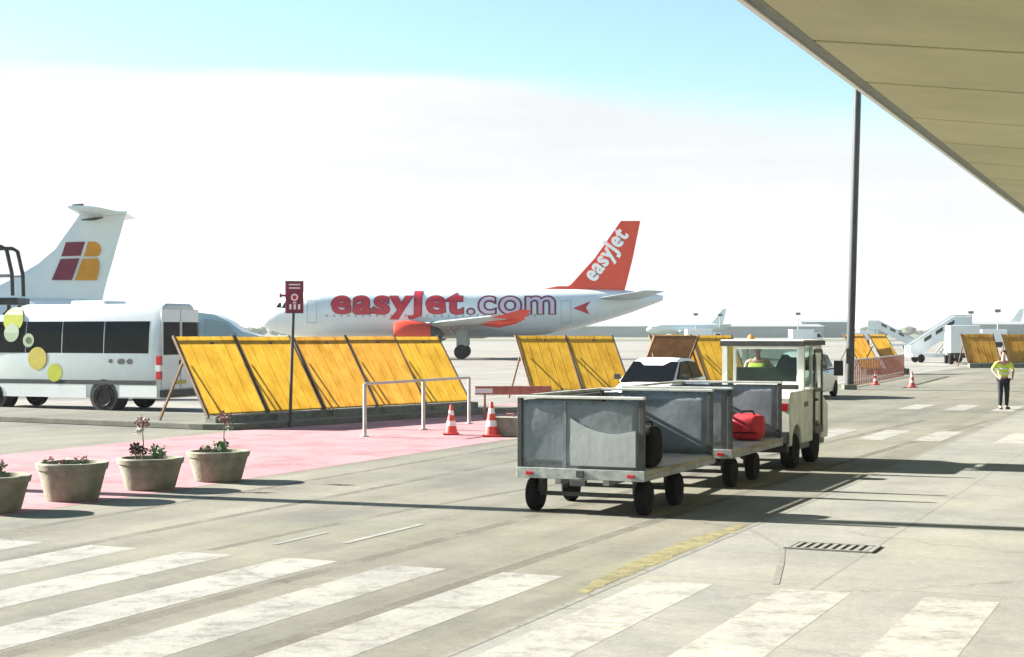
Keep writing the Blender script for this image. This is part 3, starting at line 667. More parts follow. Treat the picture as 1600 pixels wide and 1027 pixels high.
# ------------------------------------------------------------------ vehicles: minibus
def minibus(loc, rz, label, sticker=True, L=7.0):
    o = empty('minibus', loc, rz, label, 'minibus')      # +X is the rear, side at y=0 faces the camera, body to y=+2
    W = 2.0; H = 3.02
    def ring(x, ins=0, top=H, bot=.36):
        return [(x, ins, bot), (x, -.02 + ins, .75), (x, -.0 + ins, 1.3), (x, .05 + ins, 2.2), (x, .12 + ins, 2.72), (x, .24 + ins, top - .08), (x, .42, top), (x, W - .42, top), (x, W - .24 - ins, top - .08), (x, W - .12 - ins, 2.72), (x, W - .05 - ins, 2.2), (x, W - ins, 1.3), (x, W + .02 - ins, .75), (x, W - ins, bot)]
    MB().loft([ring(-L, .12, 1.3), ring(-L + .2, .05, 1.55), ring(-L + .9, .03, 1.9), ring(-L + 1.7, 0, 2.9), ring(-L + 2.1), ring(-.25), ring(-.06, .03), ring(0, .08, H - .06)]).build('body', M['silver'], o, True, ang=28)
    def sidep(x, z): # y on side at z
        pts = [(.36, 0), (.75, -.02), (1.3, 0), (2.2, .05), (2.72, .12), (H - .08, .24)]
        for (a, ya), (c, yc) in zip(pts, pts[1:]):
            if z <= c: return ya + (yc - ya) * (z - a) / (c - a)
        return .24
    def decal(name, pts, off, m, par=None):
        bm = bmesh.new(); bm.faces.new([bm.verts.new((x, 0, z)) for x, z in pts])
        z = min(p[1] for p in pts)
        for zz in [1.3, 2.2, 2.72] + [z + .06 * k for k in range(1, 14)]: bmesh.ops.bisect_plane(bm, geom=bm.verts[:] + bm.edges[:] + bm.faces[:], plane_co=(0, 0, zz), plane_no=(0, 0, 1))
        for v in bm.verts: v.co.y = sidep(v.co.x, v.co.z) - off
        t = MB(); t.bm = bm; return t.build(name, m, par or o)
    def rrect(x0, x1, z0, z1, r=.08):
        p = []
        for cx, cz, a0 in ((x1 - r, z1 - r, 0), (x0 + r, z1 - r, 90), (x0 + r, z0 + r, 180), (x1 - r, z0 + r, 270)):
            for k in range(4): a = R(a0 + k * 30); p.append((cx + r * math.cos(a), cz + r * math.sin(a)))
        return p
    for (x0, x1) in ((-6.1, -4.65), (-4.62, -3.36), (-3.33, -1.90), (-1.87, -.36)):
        # split at z=2.2 so the pane follows the side
        w_ = MB()
        for (za, zb) in ((1.62, 2.2), (2.2, 2.52)):
            w_.loft([[(x0, sidep(0, za) - .008, za), (x1, sidep(0, za) - .008, za), (x1, sidep(0, zb) - .008, zb), (x0, sidep(0, zb) - .008, zb)], [(x0, sidep(0, za) + .03, za), (x1, sidep(0, za) + .03, za), (x1, sidep(0, zb) + .03, zb), (x0, sidep(0, zb) + .03, zb)]])
        w_.build('side_window', M['glass'], o)
    decal('trim_strip', [(-L + .4, .74), (-.1, .74), (-.1, .86), (-L + .4, .86)], .014, M['blackpaint'])
    MB().box(-L + .4, -2.45, -.03, .0, .36, .735).build('skirt', M['white'], o); MB().box(-1.3, -.05, -.03, .0, .40, .735).build('skirt', M['white'], o)
    # rear doors
    for y0, y1 in ((.12, .985), (1.015, W - .12)):
        d = MB().box(.0, .03, y0, y1, .62, 2.86, .02).build('rear_door', M['white'], o)
        MB().box(.031, .04, y0 + .05, y1 - .04, 1.58, 2.50, .002).build('rear_window', M['glass'], d)
    MB().box(.031, .06, .92, .98, 1.3, 1.42).build('handle', M['blackpaint'], o)
    for y in (-.005, W - .125):
        for z0, z1, m in ((1.3, 1.55, 'tail_red'), (1.12, 1.295, 'lamp'), (.9, 1.115, 'tail_red')): MB().box(-.10, .045, y, y + .12, z0, z1, .01).build('tail_lamp', M[m], o)
    MB().box(-.02, .16, .05, W - .05, .40, .60, .03).build('rear_bumper', M['blackpaint'], o)
    MB().box(.041, .048, .75, 1.25, .75, .86).build('number_plate', M['mustard'], o)
    for x in (-1.85, -L + 1.25):
        MB().lathe([(.47, -.022), (.47, .5)], (x, 0, .42), 24, 'Y').build('wheel_arch', M['blackpaint'], o, True)
        for y in (.08, W - .12): wheel(o, (x, y, .385), .385, .24, 'Y')
    MB().box(-3.4, -2.2, .5, 1.5, H - .01, H + .10, .05).build('roof_unit', M['white'], o)
    if sticker:
        def disc(cx, cz, r, m, off, r2=0): return decal('sticker', [(cx + r * math.cos(a), cz + r * math.sin(a)) for a in [2 * math.pi * k / 20 for k in range(20)]], off, m)
        disc(-5.12, 2.58, .36, M['lime'], .028); disc(-5.14, 2.20, .27, M['palegreen'], .034); disc(-4.52, 1.98, .20, M['palegreen'], .028); disc(-4.52, 1.98, .10, M['leaf'], .032)
        disc(-4.18, 1.46, .33, M['mustard'], .028); disc(-3.55, 1.06, .26, M['lime'], .028)
        for cx, cz, rx, rz_ in ((-1.62, 1.40, .07, .06), (-1.26, 1.39, .13, .085), (-.98, 1.39, .09, .08)):
            mk = decal('small_mark', [(cx + rx * math.cos(a), cz + rz_ * math.sin(a)) for a in [2 * math.pi * k / 10 for k in range(10)]], .026, M['dgrey'])
    return o
vr = G(250, 641)
vr = Vector((-9.80, 44.4, 0))
minibus(vr, R(-23), 'silver minibus with dark windows and lime and mustard round stickers, parked beside the leaning screens')
# second bluish van beyond the screens, facing right
o = empty('shuttle_van', ((395 - 800) / F * 62, 62, 0), 0, 'pale blue-grey shuttle van with a sloping windscreen behind the leaning screens', 'van')
W = 2.0
def ring(x, top, bot=.5, ins=0): return [(x, ins, bot), (x, ins - .02, 1.2), (x, .08 + ins, max(1.25, top * .8)), (x, .25, top), (x, W - .25, top), (x, W - .08 - ins, max(1.25, top * .8)), (x, W - ins, 1.2), (x, W - ins, bot)]
MB().loft([ring(-5.6, 2.95), ring(-2.4, 3.02), ring(-1.5, 2.9), ring(-.95, 2.62, ins=.03), ring(-.45, 2.25, ins=.05), ring(.2, 2.08, ins=.08), ring(.4, 1.5, ins=.12)]).build('body', mat('pale_blue_van_paint', (.42, .52, .54), .3, coat=.4), o, True, ang=40)
MB().prism([(-1.9, 2.02), (-.55, 2.02), (-1.15, 2.62), (-1.9, 2.72)], -.03, .15, 'Y').build('side_window', mat('blue_grey_glass', (.22, .30, .33), .2), o)
MB().box(-5.3, -2.1, -.035, .1, 1.9, 2.6, .02).build('side_window', M['glass'], o)
for x in (-4.6, -.5):
    for y in (.1, W - .1): wheel(o, (x, y, .36), .36, .24, 'Y')
# ------------------------------------------------------------------ white car facing the camera
def car(loc, rz, label, paint):
    o = empty('car', loc, rz, label, 'car')     # faces -Y
    def rg(y, pts): return [(x, y, z) for x, z in pts] + [(-x, y, z) for x, z in reversed(pts)]
    R_ = []
    prof = [(-2.10, .55, .28, .62), (-2.0, .70, .22, .72), (-1.75, .80, .2, .80), (-1.1, .86, .2, .93), (-.95, .87, .2, .97), (.0, .88, .2, 1.0), (1.2, .88, .2, 1.02), (1.75, .84, .22, 1.0), (2.05, .74, .3, .9)]
    b = MB(); b.loft([rg(y, [(w * .35, t), (w * .80, t - .03), (w, t - .18), (w + .01, .5), (w - .03, bt)]) for y, w, bt, t in prof])
    b.build('body', paint, o, True, ang=30)
    cab = [(-1.0, .72, .96, .97), (-.25, .60, .98, 1.50), (.15, .585, .98, 1.56), (1.0, .58, .98, 1.53), (1.75, .64, .96, 1.08)]
    b = MB(); b.loft([rg(y, [(w * .4, t), (w * .92, t - .015), (w, t - .06 if t > 1.2 else t - .005), (.74, lo)]) for y, w, lo, t in cab]); b.build('cabin', paint, o, True, ang=30)
    b = MB(); b.loft([[(-.70, -1.04, .975), (.70, -1.04, .975), (.60, -.295, 1.46), (-.60, -.295, 1.46)], [(-.70, -.98, .93), (.70, -.98, .93), (.60, -.24, 1.42), (-.60, -.24, 1.42)]]); b.build('windscreen', M['glass'], o)
    for s in (-1, 1):
        b = MB(); b.loft([[(s * .768, -.75, 1.02), (s * .768, .42, 1.02), (s * .625, .35, 1.47), (s * .628, -.14, 1.45)], [(s * .70, -.75, 1.02), (s * .70, .42, 1.02), (s * .56, .35, 1.46), (s * .56, -.14, 1.44)]]); b.build('side_window', M['glass'], o)
        b = MB(); b.loft([[(s * .768, .48, 1.02), (s * .768, 1.4, 1.04), (s * .640, 1.1, 1.43), (s * .625, .42, 1.47)], [(s * .70, .48, 1.02), (s * .70, 1.4, 1.04), (s * .58, 1.1, 1.42), (s * .56, .42, 1.46)]]); b.build('side_window', M['glass'], o)
        MB().box(s * .60 - .16, s * .60 + .16, -2.09, -1.93, .60, .74, .03).build('headlight', M['lamp'], o)
        MB().bar((s * .78, -.66, 1.03), (s * .90, -.66, 1.06), .03).box(s * .92 - .08, s * .92 + .08, -.70, -.60, 1.0, 1.14, .02).build('mirror', M['blackpaint'], o)
        for y in (-1.3, 1.3): wheel(o, (s * .80, y, .30), .30, .19)
        MB().box(s * .895 - .01, s * .895 + .01, -.1, .05, .86, .89).build('door_handle', M['blackpaint'], o)
    MB().box(-.36, .36, -2.125, -2.08, .44, .56, .01).build('grille', M['blackpaint'], o)
    MB().box(-.26, .26, -2.15, -2.127, .33, .43).build('number_plate', M['signwhite'], o)
    return o
car(((1030 - 800) / F * 41.5, 41.5, 0), -TH, 'white car with a dark windscreen parked behind the second baggage cart', M['white'])
car(((1262 - 800) / F * 54.5 - .2, 54.5, 0), -TH, 'white car mostly hidden behind the right side of the tractor', M['white'])
# ------------------------------------------------------------------ aircraft
def interp(tab, x):
    for a, b in zip(tab, tab[1:]):
        if x <= b[0]:
            t = (x - a[0]) / (b[0] - a[0]); t = max(0, t); return [a[i] + (b[i] - a[i]) * t for i in range(len(a))]
    return list(tab[-1])
FUS = [(0, .04, 3.30), (.12, .35, 3.32), (.45, .72, 3.38), (1, 1.08, 3.47), (1.8, 1.40, 3.57), (2.6, 1.62, 3.66), (3.4, 1.82, 3.74), (4.4, 1.96, 3.80), (5.8, 2.05, 3.85), (14, 2.05, 3.85), (22, 2.05, 3.87), (24.5, 1.93, 3.98), (27, 1.68, 4.22), (29.5, 1.32, 4.55), (31.5, .96, 4.82), (33.2, .55, 5.05), (34.3, .22, 5.15)]
def airfoil(c0, c1, th, n=8):   # along x from c0 to c1, thickness; returns (x, t) outline
    ch = c1 - c0; up = [];
    for i in range(n + 1):
        u = i / n; t = th * ch * (2.6 * math.sqrt(max(u, 0)) * (1 - u) * .75 + .02 * (1 - u)); up.append((c0 + ch * u, t / 2))
    return up + [(x, -t) for x, t in reversed(up[1:-1])]
def wing(b, secs, th=.12):      # secs: (le, te, y, z)
    b.loft([[(x, y, z + t) for x, t in airfoil(le, te, th)] for le, te, y, z in secs])
def jet(name, loc, rz, label, scale=1.0, fin=None, detail=True, body=None, eng=None, group=None):
    o = empty(name, loc, rz, label, 'airliner', group, scale=scale)
    b = MB(); n = 40
    b.loft([[(x, -r * math.sin(2 * math.pi * k / n), zc + r * math.cos(2 * math.pi * k / n)) for k in range(n)] for x, r, zc in FUS]); b.build('fuselage', body or M['plane'], o, True, ang=60)
    b = MB(); b.loft([[(x, y, z) for y, z in ((-1.6, zt), (-1.35, zt - .55), (0, zt - .75), (1.35, zt - .55), (1.6, zt))] for x, zt in ((11.3, 2.9), (12.6, 2.45), (19, 2.45), (21, 2.9))]); b.build('belly_fairing', M['plane_belly'], o, True)
    fin = fin or M['orange']; eng = eng or M['orange']
    f = MB(); f.loft([[(x, t, z) for x, t in airfoil(le, te, .10)] for le, te, z in ((25.2, 31.0, 5.55), (26.5, 31.2, 6.3), (28.5, 31.75, 8.5), (30.75, 32.4, 11.7))])
    fo = f.build('tail_fin', fin, o, True)
    MB().loft([[(x, t, z) for x, t in airfoil(le, te, .04)] for le, te, z in ((23.6, 27.2, 5.80), (25.4, 27.3, 6.15))]).build('dorsal_fillet', fin, o, True)
    for s in (-1, 1):
        w_ = MB(); wing(w_, [(12.2, 19.6, s * 1.6, 2.95), (15.0, 19.9, s * 6.2, 2.98), (19.8, 22.0, s * 16.6, 3.42)], .12); wo = w_.build('wing', M['plane_belly'], o, True)
        MB().loft([[(x, y, z) for x, z in ((19.9, 3.30), (22.3, 3.15), (22.9, 3.85), (22.3, 3.95))] for y in (s * 16.62, s * 16.72)]).build('wing_tip_fence', fin, wo)
        # painted flap fairings
        for yy in (4.5, 8.2, 11.5): MB().tube([(18.3 + yy * .05, s * yy, 2.85 + yy * .03), (20.0 + yy * .08, s * yy, 2.65 + yy * .035), (21.6 + yy * .08, s * yy, 2.85 + yy * .035)], [.1, .22, .04], 10).build('flap_fairing', eng, wo, True)
        st = MB(); wing(st, [(28.4, 32.3, s * .6, 5.05), (31.8, 33.9, s * 6.2, 5.55)], .10); st.build('tailplane', M['plane_belly'], o, True)
        e_ = MB().lathe([(.98, 0), (1.10, .25), (1.16, 1.1), (1.05, 2.3), (.82, 3.0)], (11.9, s * 5.75, 2.05), 30, 'X', capb=False).build('engine', eng, o, True)
        MB().lathe([(.001, .5), (.25, .75), (.97, .76), (.99, .05)], (11.9, s * 5.75, 2.05), 30, 'X', capb=False).build('fan', M['dgrey'], e_, True)
        MB().lathe([(.78, 2.9), (.50, 3.7), (.001, 4.1)], (11.9, s * 5.75, 2.05), 24, 'X', capb=False).build('exhaust', M['rim'], e_, True)
        MB().prism([(12.8, 3.05), (15.6, 3.05), (16.2, 3.3), (14.0, 3.5)], s * 5.75 - .12, s * 5.75 + .12, 'Y').build('pylon', M['plane_belly'], o)
        g_ = MB().tube([(17.3, s * 3.75, .6), (17.3, s * 3.6, 2.9)], .13, 12).bar((17.3, s * 3.7, 1.3), (16.2, s * 2.8, 2.7), .1).build('main_gear', M['steel'], o, True)
        MB().box(16.9, 17.8, s * 4.0 - .03, s * 4.0 + .03, 1.1, 2.4).build('gear_door', M['plane_belly'], g_)
        for yy in (-.3, .3): wheel(g_, (17.3, s * 3.75 + yy, .60), .60, .36, 'Y')
    g_ = MB().tube([(4.9, 0, .4), (4.7, 0, 2.2)], .09, 10).build('nose_gear', M['steel'], o, True)
    for yy in (-.2, .2): wheel(g_, (4.9, yy, .38), .38, .22, 'Y')
    def surf(x, z, off=.012):
        _, r, zc = interp(FUS, x); q = max(-.985, min(.985, (z - zc) / r)); return (x, -(r) * math.sqrt(1 - q * q) - off, zc + q * r + off * q)
    def onbody(nm, bm, m, off, par=None):
        zs = [v.co.z for v in bm.verts]; z = min(zs)
        while z < max(zs): bmesh.ops.bisect_plane(bm, geom=bm.verts[:] + bm.edges[:] + bm.faces[:], plane_co=(0, 0, z), plane_no=(0, 0, 1)); z += .09
        for v in bm.verts: v.co = Vector(surf(v.co.x, v.co.z, off))
        t = MB(); t.bm = bm; q = t.build(nm, m, par or o, True, ang=60); return q
    # cockpit glass
    for (xa, xb, za, zb) in ((1.55, 2.05, 4.30, 4.72), (2.1, 2.65, 4.28, 4.80), (2.7, 3.15, 4.28, 4.76)):
        bm = bmesh.new(); vs = [bm.verts.new(p) for p in ((xa, 0, za), (xb, 0, za), (xb - .05, 0, zb), (xa + .22, 0, zb))]; bm.faces.new(vs); onbody('cockpit_window', bm, M['glass'], .015)
    if detail:
        for k in range(30):
            x = 6.0 + k * .60; bm = bmesh.new(); vs = [bm.verts.new((x + .11 * math.cos(a), 0, 3.62 + .14 * math.sin(a))) for a in [2 * math.pi * j / 8 for j in range(8)]]; bm.faces.new(vs); onbody('cabin_window', bm, M['winp'], .012)
        for xa in (4.3, 25.6):
            bm = bmesh.new()
            for (a, c, d_, e_) in ((xa, xa + .05, 3.0, 4.9), (xa + .8, xa + .85, 3.0, 4.9), (xa + .051, xa + .799, 4.85, 4.9), (xa + .051, xa + .799, 3.0, 3.05)):
                vs = [bm.verts.new(p) for p in ((a, 0, d_), (c, 0, d_), (c, 0, e_), (a, 0, e_))]; bm.faces.new(vs)
            onbody('door_outline', bm, M['plane_belly'], .014)
        # lettering along the side
        def zmap(y): 
            if y < 0: return 3.80 + y * 1.75
            if y < .53: return 3.80 + y / .53 * 1.60
            return 5.40 + (y - .53) / .20 * .32
        full = text_mesh('easyJet.com', .0, 1.10); xs = [v.co.x for v in full.verts]; x0, x1 = min(xs), max(xs); full.free(); sx = 18.4 / (x1 - x0)
        head = text_mesh('easyJet', 0, 1.10); hx = max(v.co.x for v in head.verts); head.free()
        for off_, m, lift, part in ((.052, 'letter_dark', .02, 0), (.034, 'letter_red', .034, 0), (.050, 'letter_dark', .02, 1), (.002, 'letter_pale', .034, 1)):
            bm = text_mesh('easyJet' if part == 0 else '.com', off_, 1.10, 5)
            ox = 0 if part == 0 else hx + .10
            for v in bm.verts: v.co = Vector((6.45 + (v.co.x - x0 + ox) * sx, 0, zmap(v.co.y)))
            onbody('lettering', bm, M[m], lift)
        # red arrow mark near the tail
        bm = bmesh.new(); vs = [bm.verts.new(p) for p in ((26.6, 0, 4.25), (28.1, 0, 4.85), (27.7, 0, 4.3), (28.0, 0, 3.75))]; bm.faces.new(vs); onbody('tail_mark', bm, M['letter_red'], .02)
        # white word running up the fin
        bm = text_mesh('easyJet', .035, 1.06, 4); xs = [v.co.x for v in bm.verts]; sc = 5.0 / (max(xs) - min(xs)); dr_ = Vector((math.cos(R(54)), 0, math.sin(R(54)))); up_ = Vector((-math.sin(R(54)), 0, math.cos(R(54))))
        for v in bm.verts:
            p = Vector((28.45, 0, 6.45)) + dr_ * (v.co.x * sc) + up_ * (v.co.y * sc * 1.2); u = (p.z - 5.55) / 6.15; p.y = -.215 * (1 - .60 * u) - .02; v.co = p
        t = MB(); t.bm = bm; t.build('lettering', M['letter_white'], fo)
        bm = None
        # red painted underwing flap on the near wing
        t = MB(); wing(t, [(18.8, 20.9, -9.0, 3.18), (21.4, 22.9, -15.8, 3.46)], .10); t.build('flap', M['orange'], o, True)
    return o
M['winp'] = mat('grey_cabin_window', (.38, .42, .44), .3)
jet('airliner', ((405 - 800) / F * 136, 136, 0), 0, 'white airliner with red lettering on its side and an orange-red tail, parked beyond the screens')
fj = jet('airliner', (15.5 / 1, 330, 0), R(4), 'far white airliner seen between the orange tail and the tractor', detail=False, fin=M['plane'], eng=M['plane_belly'])
fj.location = ((1010 - 800) / F * 640, 640, 0)
fj2 = jet('airliner', ((1470 - 800) / F * 640, 640, 0), R(-6), 'far white airliner beyond the boarding stairs at the right', detail=False, fin=M['plane'], eng=M['plane_belly'])
# ---- turboprop tail at the left
DT = 68.8
def TP(px, py): return ((px - 150) / F * DT, 2.2 + (HY - py) / F * DT)
tp = empty('turboprop_plane', ((150 - 800) / F * DT, DT, 0), 0, 'white turboprop with a tall T-tail bearing a maroon and amber square mark, behind the minibus', 'turboprop')
prof = [(-22, .1, 1.9), (-21.6, .5, 2.0), (-20.8, .9, 2.1), (-19.5, 1.25, 2.2), (-17.5, 1.43, 2.25), (-8, 1.43, 2.25), (-5.5, 1.25, 2.45), (-3, .9, 2.8), (-1, .55, 3.1), (.9, .2, 3.35)]
n = 32; MB().loft([[(x, -r * math.sin(2 * math.pi * k / n), zc + r * math.cos(2 * math.pi * k / n)) for k in range(n)] for x, r, zc in prof]).build('fuselage', M['plane'], tp, True, ang=60)
secs = []
for (pl, pt, py) in ((-120, 160, 472), (-20, 163, 455), (20, 168, 436), (60, 175, 412), (86, 181, 390), (103, 188, 366), (119, 194, 344), (128, 199, 330)):
    a, z = TP(pl, py); c, _ = TP(pt, py); secs.append((a, c, z))
finp = MB(); finp.loft([[(x, t, z) for x, t in airfoil(a, c, .09 if i > 3 else .05)] for i, (a, c, z) in enumerate(secs)]); finp = finp.build('tail_fin', M['plane'], tp, True)
for s in (-1, 1):
    a, z = TP(121, 334); c, _ = TP(199, 334); w_ = MB(); wing(w_, [(a, c, 0, z), (a + .45, c - .40, s * 3.3, z + .02)], .15); w_.build('tailplane', M['plane'], tp, True)
    w_ = MB(); wing(w_, [(-13.5, -11.0, s * .5, 3.7), (-13.2, -11.6, s * 13, 3.8)], .14); w_.build('wing', M['plane_belly'], tp, True)
    MB().tube([(-15.5, s * 4, 3.1), (-14.8, s * 4, 3.1), (-12, s * 4, 3.2), (-10, s * 4, 3.4)], [.3, .55, .55, .15], 16).build('engine', M['plane'], tp, True)
    g_ = MB().tube([(-11.6, s * 2, .4), (-11.6, s * 1.4, 1.2)], .09, 8).build('main_gear', M['steel'], tp, True); wheel(g_, (-11.6, s * 2.05, .42), .42, .3, 'Y')
a, z = TP(126, 343); b_ = MB().tube([(a + .05, -.05, z - .02), (a + .6, -.16, z - .0), (a + 1.0, -.14, z + .07)], [.03, .06, .02], 8).build('hinge_fairing', M['dgrey'], tp, True)
a, z = TP(120, 326); MB().tube([(a - .02, -.6, z + .08), (a + .35, -.3, z + .12)], [.05, .07], 8).build('leading_edge_boot', M['dgrey'], tp, True)
ng = MB().tube([(-20, 0, .35), (-20, 0, 1.2)], .07, 8).build('nose_gear', M['steel'], tp, True); wheel(ng, (-20, 0, .3), .3, .2, 'Y')
def fin_decal(pts, m, off=.02):
    b = MB(); P = []
    for px, py in pts:
        x, z = TP(px, py); P.append((x, z))
    b.loft([[(x, -.10 - off, z) for x, z in P], [(x, -.05, z) for x, z in P]]); return b.build('tail_mark', m, finp)
fin_decal([(104, 379), (134, 378), (127, 400), (97, 401)], M['maroon']); fin_decal([(96, 405), (125, 404), (113, 438), (82, 438)], M['maroon'])
fin_decal([(139, 378), (150, 378), (157, 383), (159, 391), (156, 399), (151, 401), (132, 401)], M['amber'])
fin_decal([(130, 405), (152, 404), (156, 409), (156, 420), (152, 438), (118, 438)], M['amber'])
# ---- black mobile steps / rail at the left edge
st = empty('service_steps', ((0 - 800) / F * 54, 54, 0), 0, 'black tubular service steps at the left edge behind the minibus roof', 'service steps')
for y in (0, 1.2):
    MB().tube([(-2.2, y, 3.2), (-1.9, y, 5.1), (.05, y, 5.1), (.22, y, 5.0), (.40, y, 4.2), (.42, y, 3.45)], .07, 10).build('handrail', M['blackpaint'], st, True)
    MB().tube([(-2.2, y, 4.1), (.42, y, 4.15)], .035, 8).build('mid_rail', M['steel'], st, True)
MB().box(-2.4, .62, -.1, 1.3, 3.15, 3.38, .03).build('platform', M['blackpaint'], st)
for x in (-2.2, .3):
    for y in (0, 1.2): MB().bar((x, y, .3), (x, y, 3.14), .1).build('leg', M['dgrey'], st)
MB().bar((-2.2, 0, .4), (.3, 0, 3.0), .06).bar((-2.2, 1.2, .4), (.3, 1.2, 3.0), .06).build('brace', M['dgrey'], st)
for x in (-2.2, .3):
    for y in (0, 1.2): wheel(st, (x, y, .2), .2, .1, 'Y')
# ------------------------------------------------------------------ boarding stairs at the right
def stairs(loc, rz, label, sc=1.0):
    o = empty('boarding_stairs', loc, rz, label, 'boarding stairs', scale=sc)
    ch = MB(); ch.box(-2.6, 2.6, -.9, .9, .45, .75, .03); ch.build('chassis', M['white'], o)
    b = MB()
    for k in range(12): b.box(-2.5 + k * .36, -2.5 + k * .36 + .36, -.7, .7, .55 + k * .19, .62 + k * .19)
    b.build('steps', M['steel'], o)
    for s in (-1, 1):
        q = MB(); q.prism([(-2.7, .5), (-2.2, .45), (1.9, 2.65), (3.2, 2.65), (3.2, 3.7), (1.85, 3.7), (-2.7, 1.35)], s * .78 - .03, s * .78 + .03, 'Y'); q.build('side_panel', M['plane'], o)
        MB().tube([(-2.7, s * .78, 1.42), (1.85, s * .78, 3.78), (3.2, s * .78, 3.78)], .04, 8).build('handrail', M['steel'], o, True)
        for k in range(3): MB().prism([(-1.4 + k * 1.1, 1.62 + k * .57), (-.7 + k * 1.1, 1.98 + k * .57), (-.7 + k * 1.1, 2.3 + k * .57), (-1.4 + k * 1.1, 1.94 + k * .57)], s * .815, s * .825, 'Y').build('slot', M['dgrey'], o)
    MB().box(1.85, 3.2, -.75, .75, 2.55, 2.64).build('platform', M['steel'], o)
    for s in (-1, 1): MB().bar((2.2, s * .6, .76), (2.2, s * .6, 2.54), .12).bar((.2, s * .6, .76), (1.9, s * .6, 2.4), .1).build('support', M['steel'], o)
    MB().box(1.6, 2.9, -.85, .85, .76, 1.7, .08).build('cab', M['white'], o)
    for x in (-1.7, 1.9):
        for y in (-.8, .8): wheel(o, (x, y, .36), .36, .22, 'Y')
    return o
stairs(((1462 - 800) / F * 118, 118, 0), R(3), 'white boarding stairs rising to the right beyond the pavement', 1.0).scale = (.78, .9, .92)
stairs(((1395 - 800) / F * 210, 210, 0), R(170), 'smaller far white boarding stairs left of the nearer ones')
# baggage truck near stairs
def truck(loc, rz, label, sc=1):
    o = empty('service_truck', loc, rz, label, 'truck', 'distant service trucks on the apron', scale=sc)
    MB().box(-2.2, 1.5, -1, 1, .8, 2.7, .06).build('box_body', M['white'], o)
    MB().prism([(1.55, .6), (3.0, .6), (3.0, 1.45), (2.6, 2.2), (1.55, 2.25)], -.95, .95, 'Y').build('cab', M['white'], o, bev=.05)
    MB().prism([(2.0, 1.45), (2.85, 1.45), (2.55, 2.05), (2.0, 2.05)], -.97, -.951, 'Y').build('side_window', M['glass'], o)
    MB().box(-2.2, 3.0, -.7, .7, .45, .79).build('chassis', M['blackpaint'], o)
    for x in (-1.2, 2.2):
        for y in (-.85, .85): wheel(o, (x, y, .42), .42, .26, 'Y')
    return o
for px, d, rz, lb in ((1503, 112, 80, 'white service truck just right of the boarding stairs'), (1095, 230, 5, 'distant white service truck above the yellow screen next to the tractor'), (1548, 240, 175, 'distant white service truck left of the standing worker'), (1255, 260, 10, 'distant white service truck above the tractor roof'), (1352, 300, 185, 'distant white service truck just right of the lighting mast')):
    truck(((px - 800) / F * d, d, 0), R(rz), lb)
# far light masts
for k, (px, d) in enumerate(((1087, 620), (1125, 640), (1247, 600), (1517, 560), (1559, 520))):
    o = empty('floodlight_mast', ((px - 800) / F * d, d, 0), 0, ['thin far floodlight mast left of the tractor roof, the first of a pair', 'thin far floodlight mast left of the tractor roof, the second of a pair', 'thin far floodlight mast above the tractor roof', 'thin far floodlight mast right of the boarding stairs', 'thin far floodlight mast nearly above the standing worker'][k], 'floodlight mast', 'distant floodlight masts')
    MB().tube([(0, 0, 0), (0, 0, 9.2)], [.25, .14], 8).build('pole', M['steel'], o, True); MB().box(-.9, .9, -.3, .3, 8.8, 9.8).build('lamp_head', M['dgrey'], o)
# far buildings
random.seed(11)
for k, (px, d, wd, hh, lb) in enumerate(((1180, 700, 60, 6.0, 'long low pale hangar on the horizon left of the tractor roof'), (1290, 720, 22, 8.5, 'short pale block on the horizon beside the lighting mast'), (1585, 600, 34, 6.5, 'low pale shed on the horizon at the right edge'), (930, 800, 70, 6.5, 'long pale hangar on the horizon under the orange tail'), (750, 900, 60, 6, 'low pale hangar on the horizon behind the airliner wheels'))):
    o = empty('hangar', ((px - 800) / F * d, d, 0), 0, lb, 'hangar')
    MB().box(-wd / 2, wd / 2, 0, 30, 0, hh * .82).build('wall', M['building'], o)
    MB().prism([(-.6, hh * .82), (30.6, hh * .82), (15, hh)], -wd / 2 - .5, wd / 2 + .5, 'X').build('roof', M['steel'], o)
    for i in range(int(wd // 9)): MB().box(-wd / 2 + 2 + i * 9, -wd / 2 + 8 + i * 9, -.1, -.01, 0, hh * .55).build('door', M['building'], o)
# low hills and wood on the horizon
b = MB(); rings = []; from mathutils import noise
for j, (d, base) in enumerate(((1500, 0), (1700, 5), (2100, 6), (2600, 8), (3400, 0))):
    rings.append([(x, d + 40 * noise.noise(Vector((x * .002, j, 0))), max(-1, base * (1 + .5 * noise.noise(Vector((x * .0022, j * .7, 3)))) if base else -1)) for x in range(-3800, 3801, 50)])
b.loft(rings, caps=False, close=False); tag(b.build('hills', M['hill'], None, True, ang=80), kind='structure')
b = MB(); random.seed(5)
for k in range(900):
    x = random.uniform(-900, 900); d = random.uniform(1150, 1400); h = random.uniform(3.5, 7.5); r = h * random.uniform(.5, .9)
    t = bmesh.new(); bmesh.ops.create_icosphere(t, subdivisions=1, radius=1)
    for v in t.verts: v.co = Vector((x + v.co.x * r * random.uniform(.7, 1.2), d + v.co.y * r, h * .5 + v.co.z * h * .55 * random.uniform(.8, 1.15)))
    me = bpy.data.meshes.new('t'); t.to_mesh(me); t.free(); b.bm.from_mesh(me); bpy.data.meshes.remove(me)
tag(b.build('wood', M['crown']), 'far dark line of trees on the horizon', 'trees', kind='stuff')
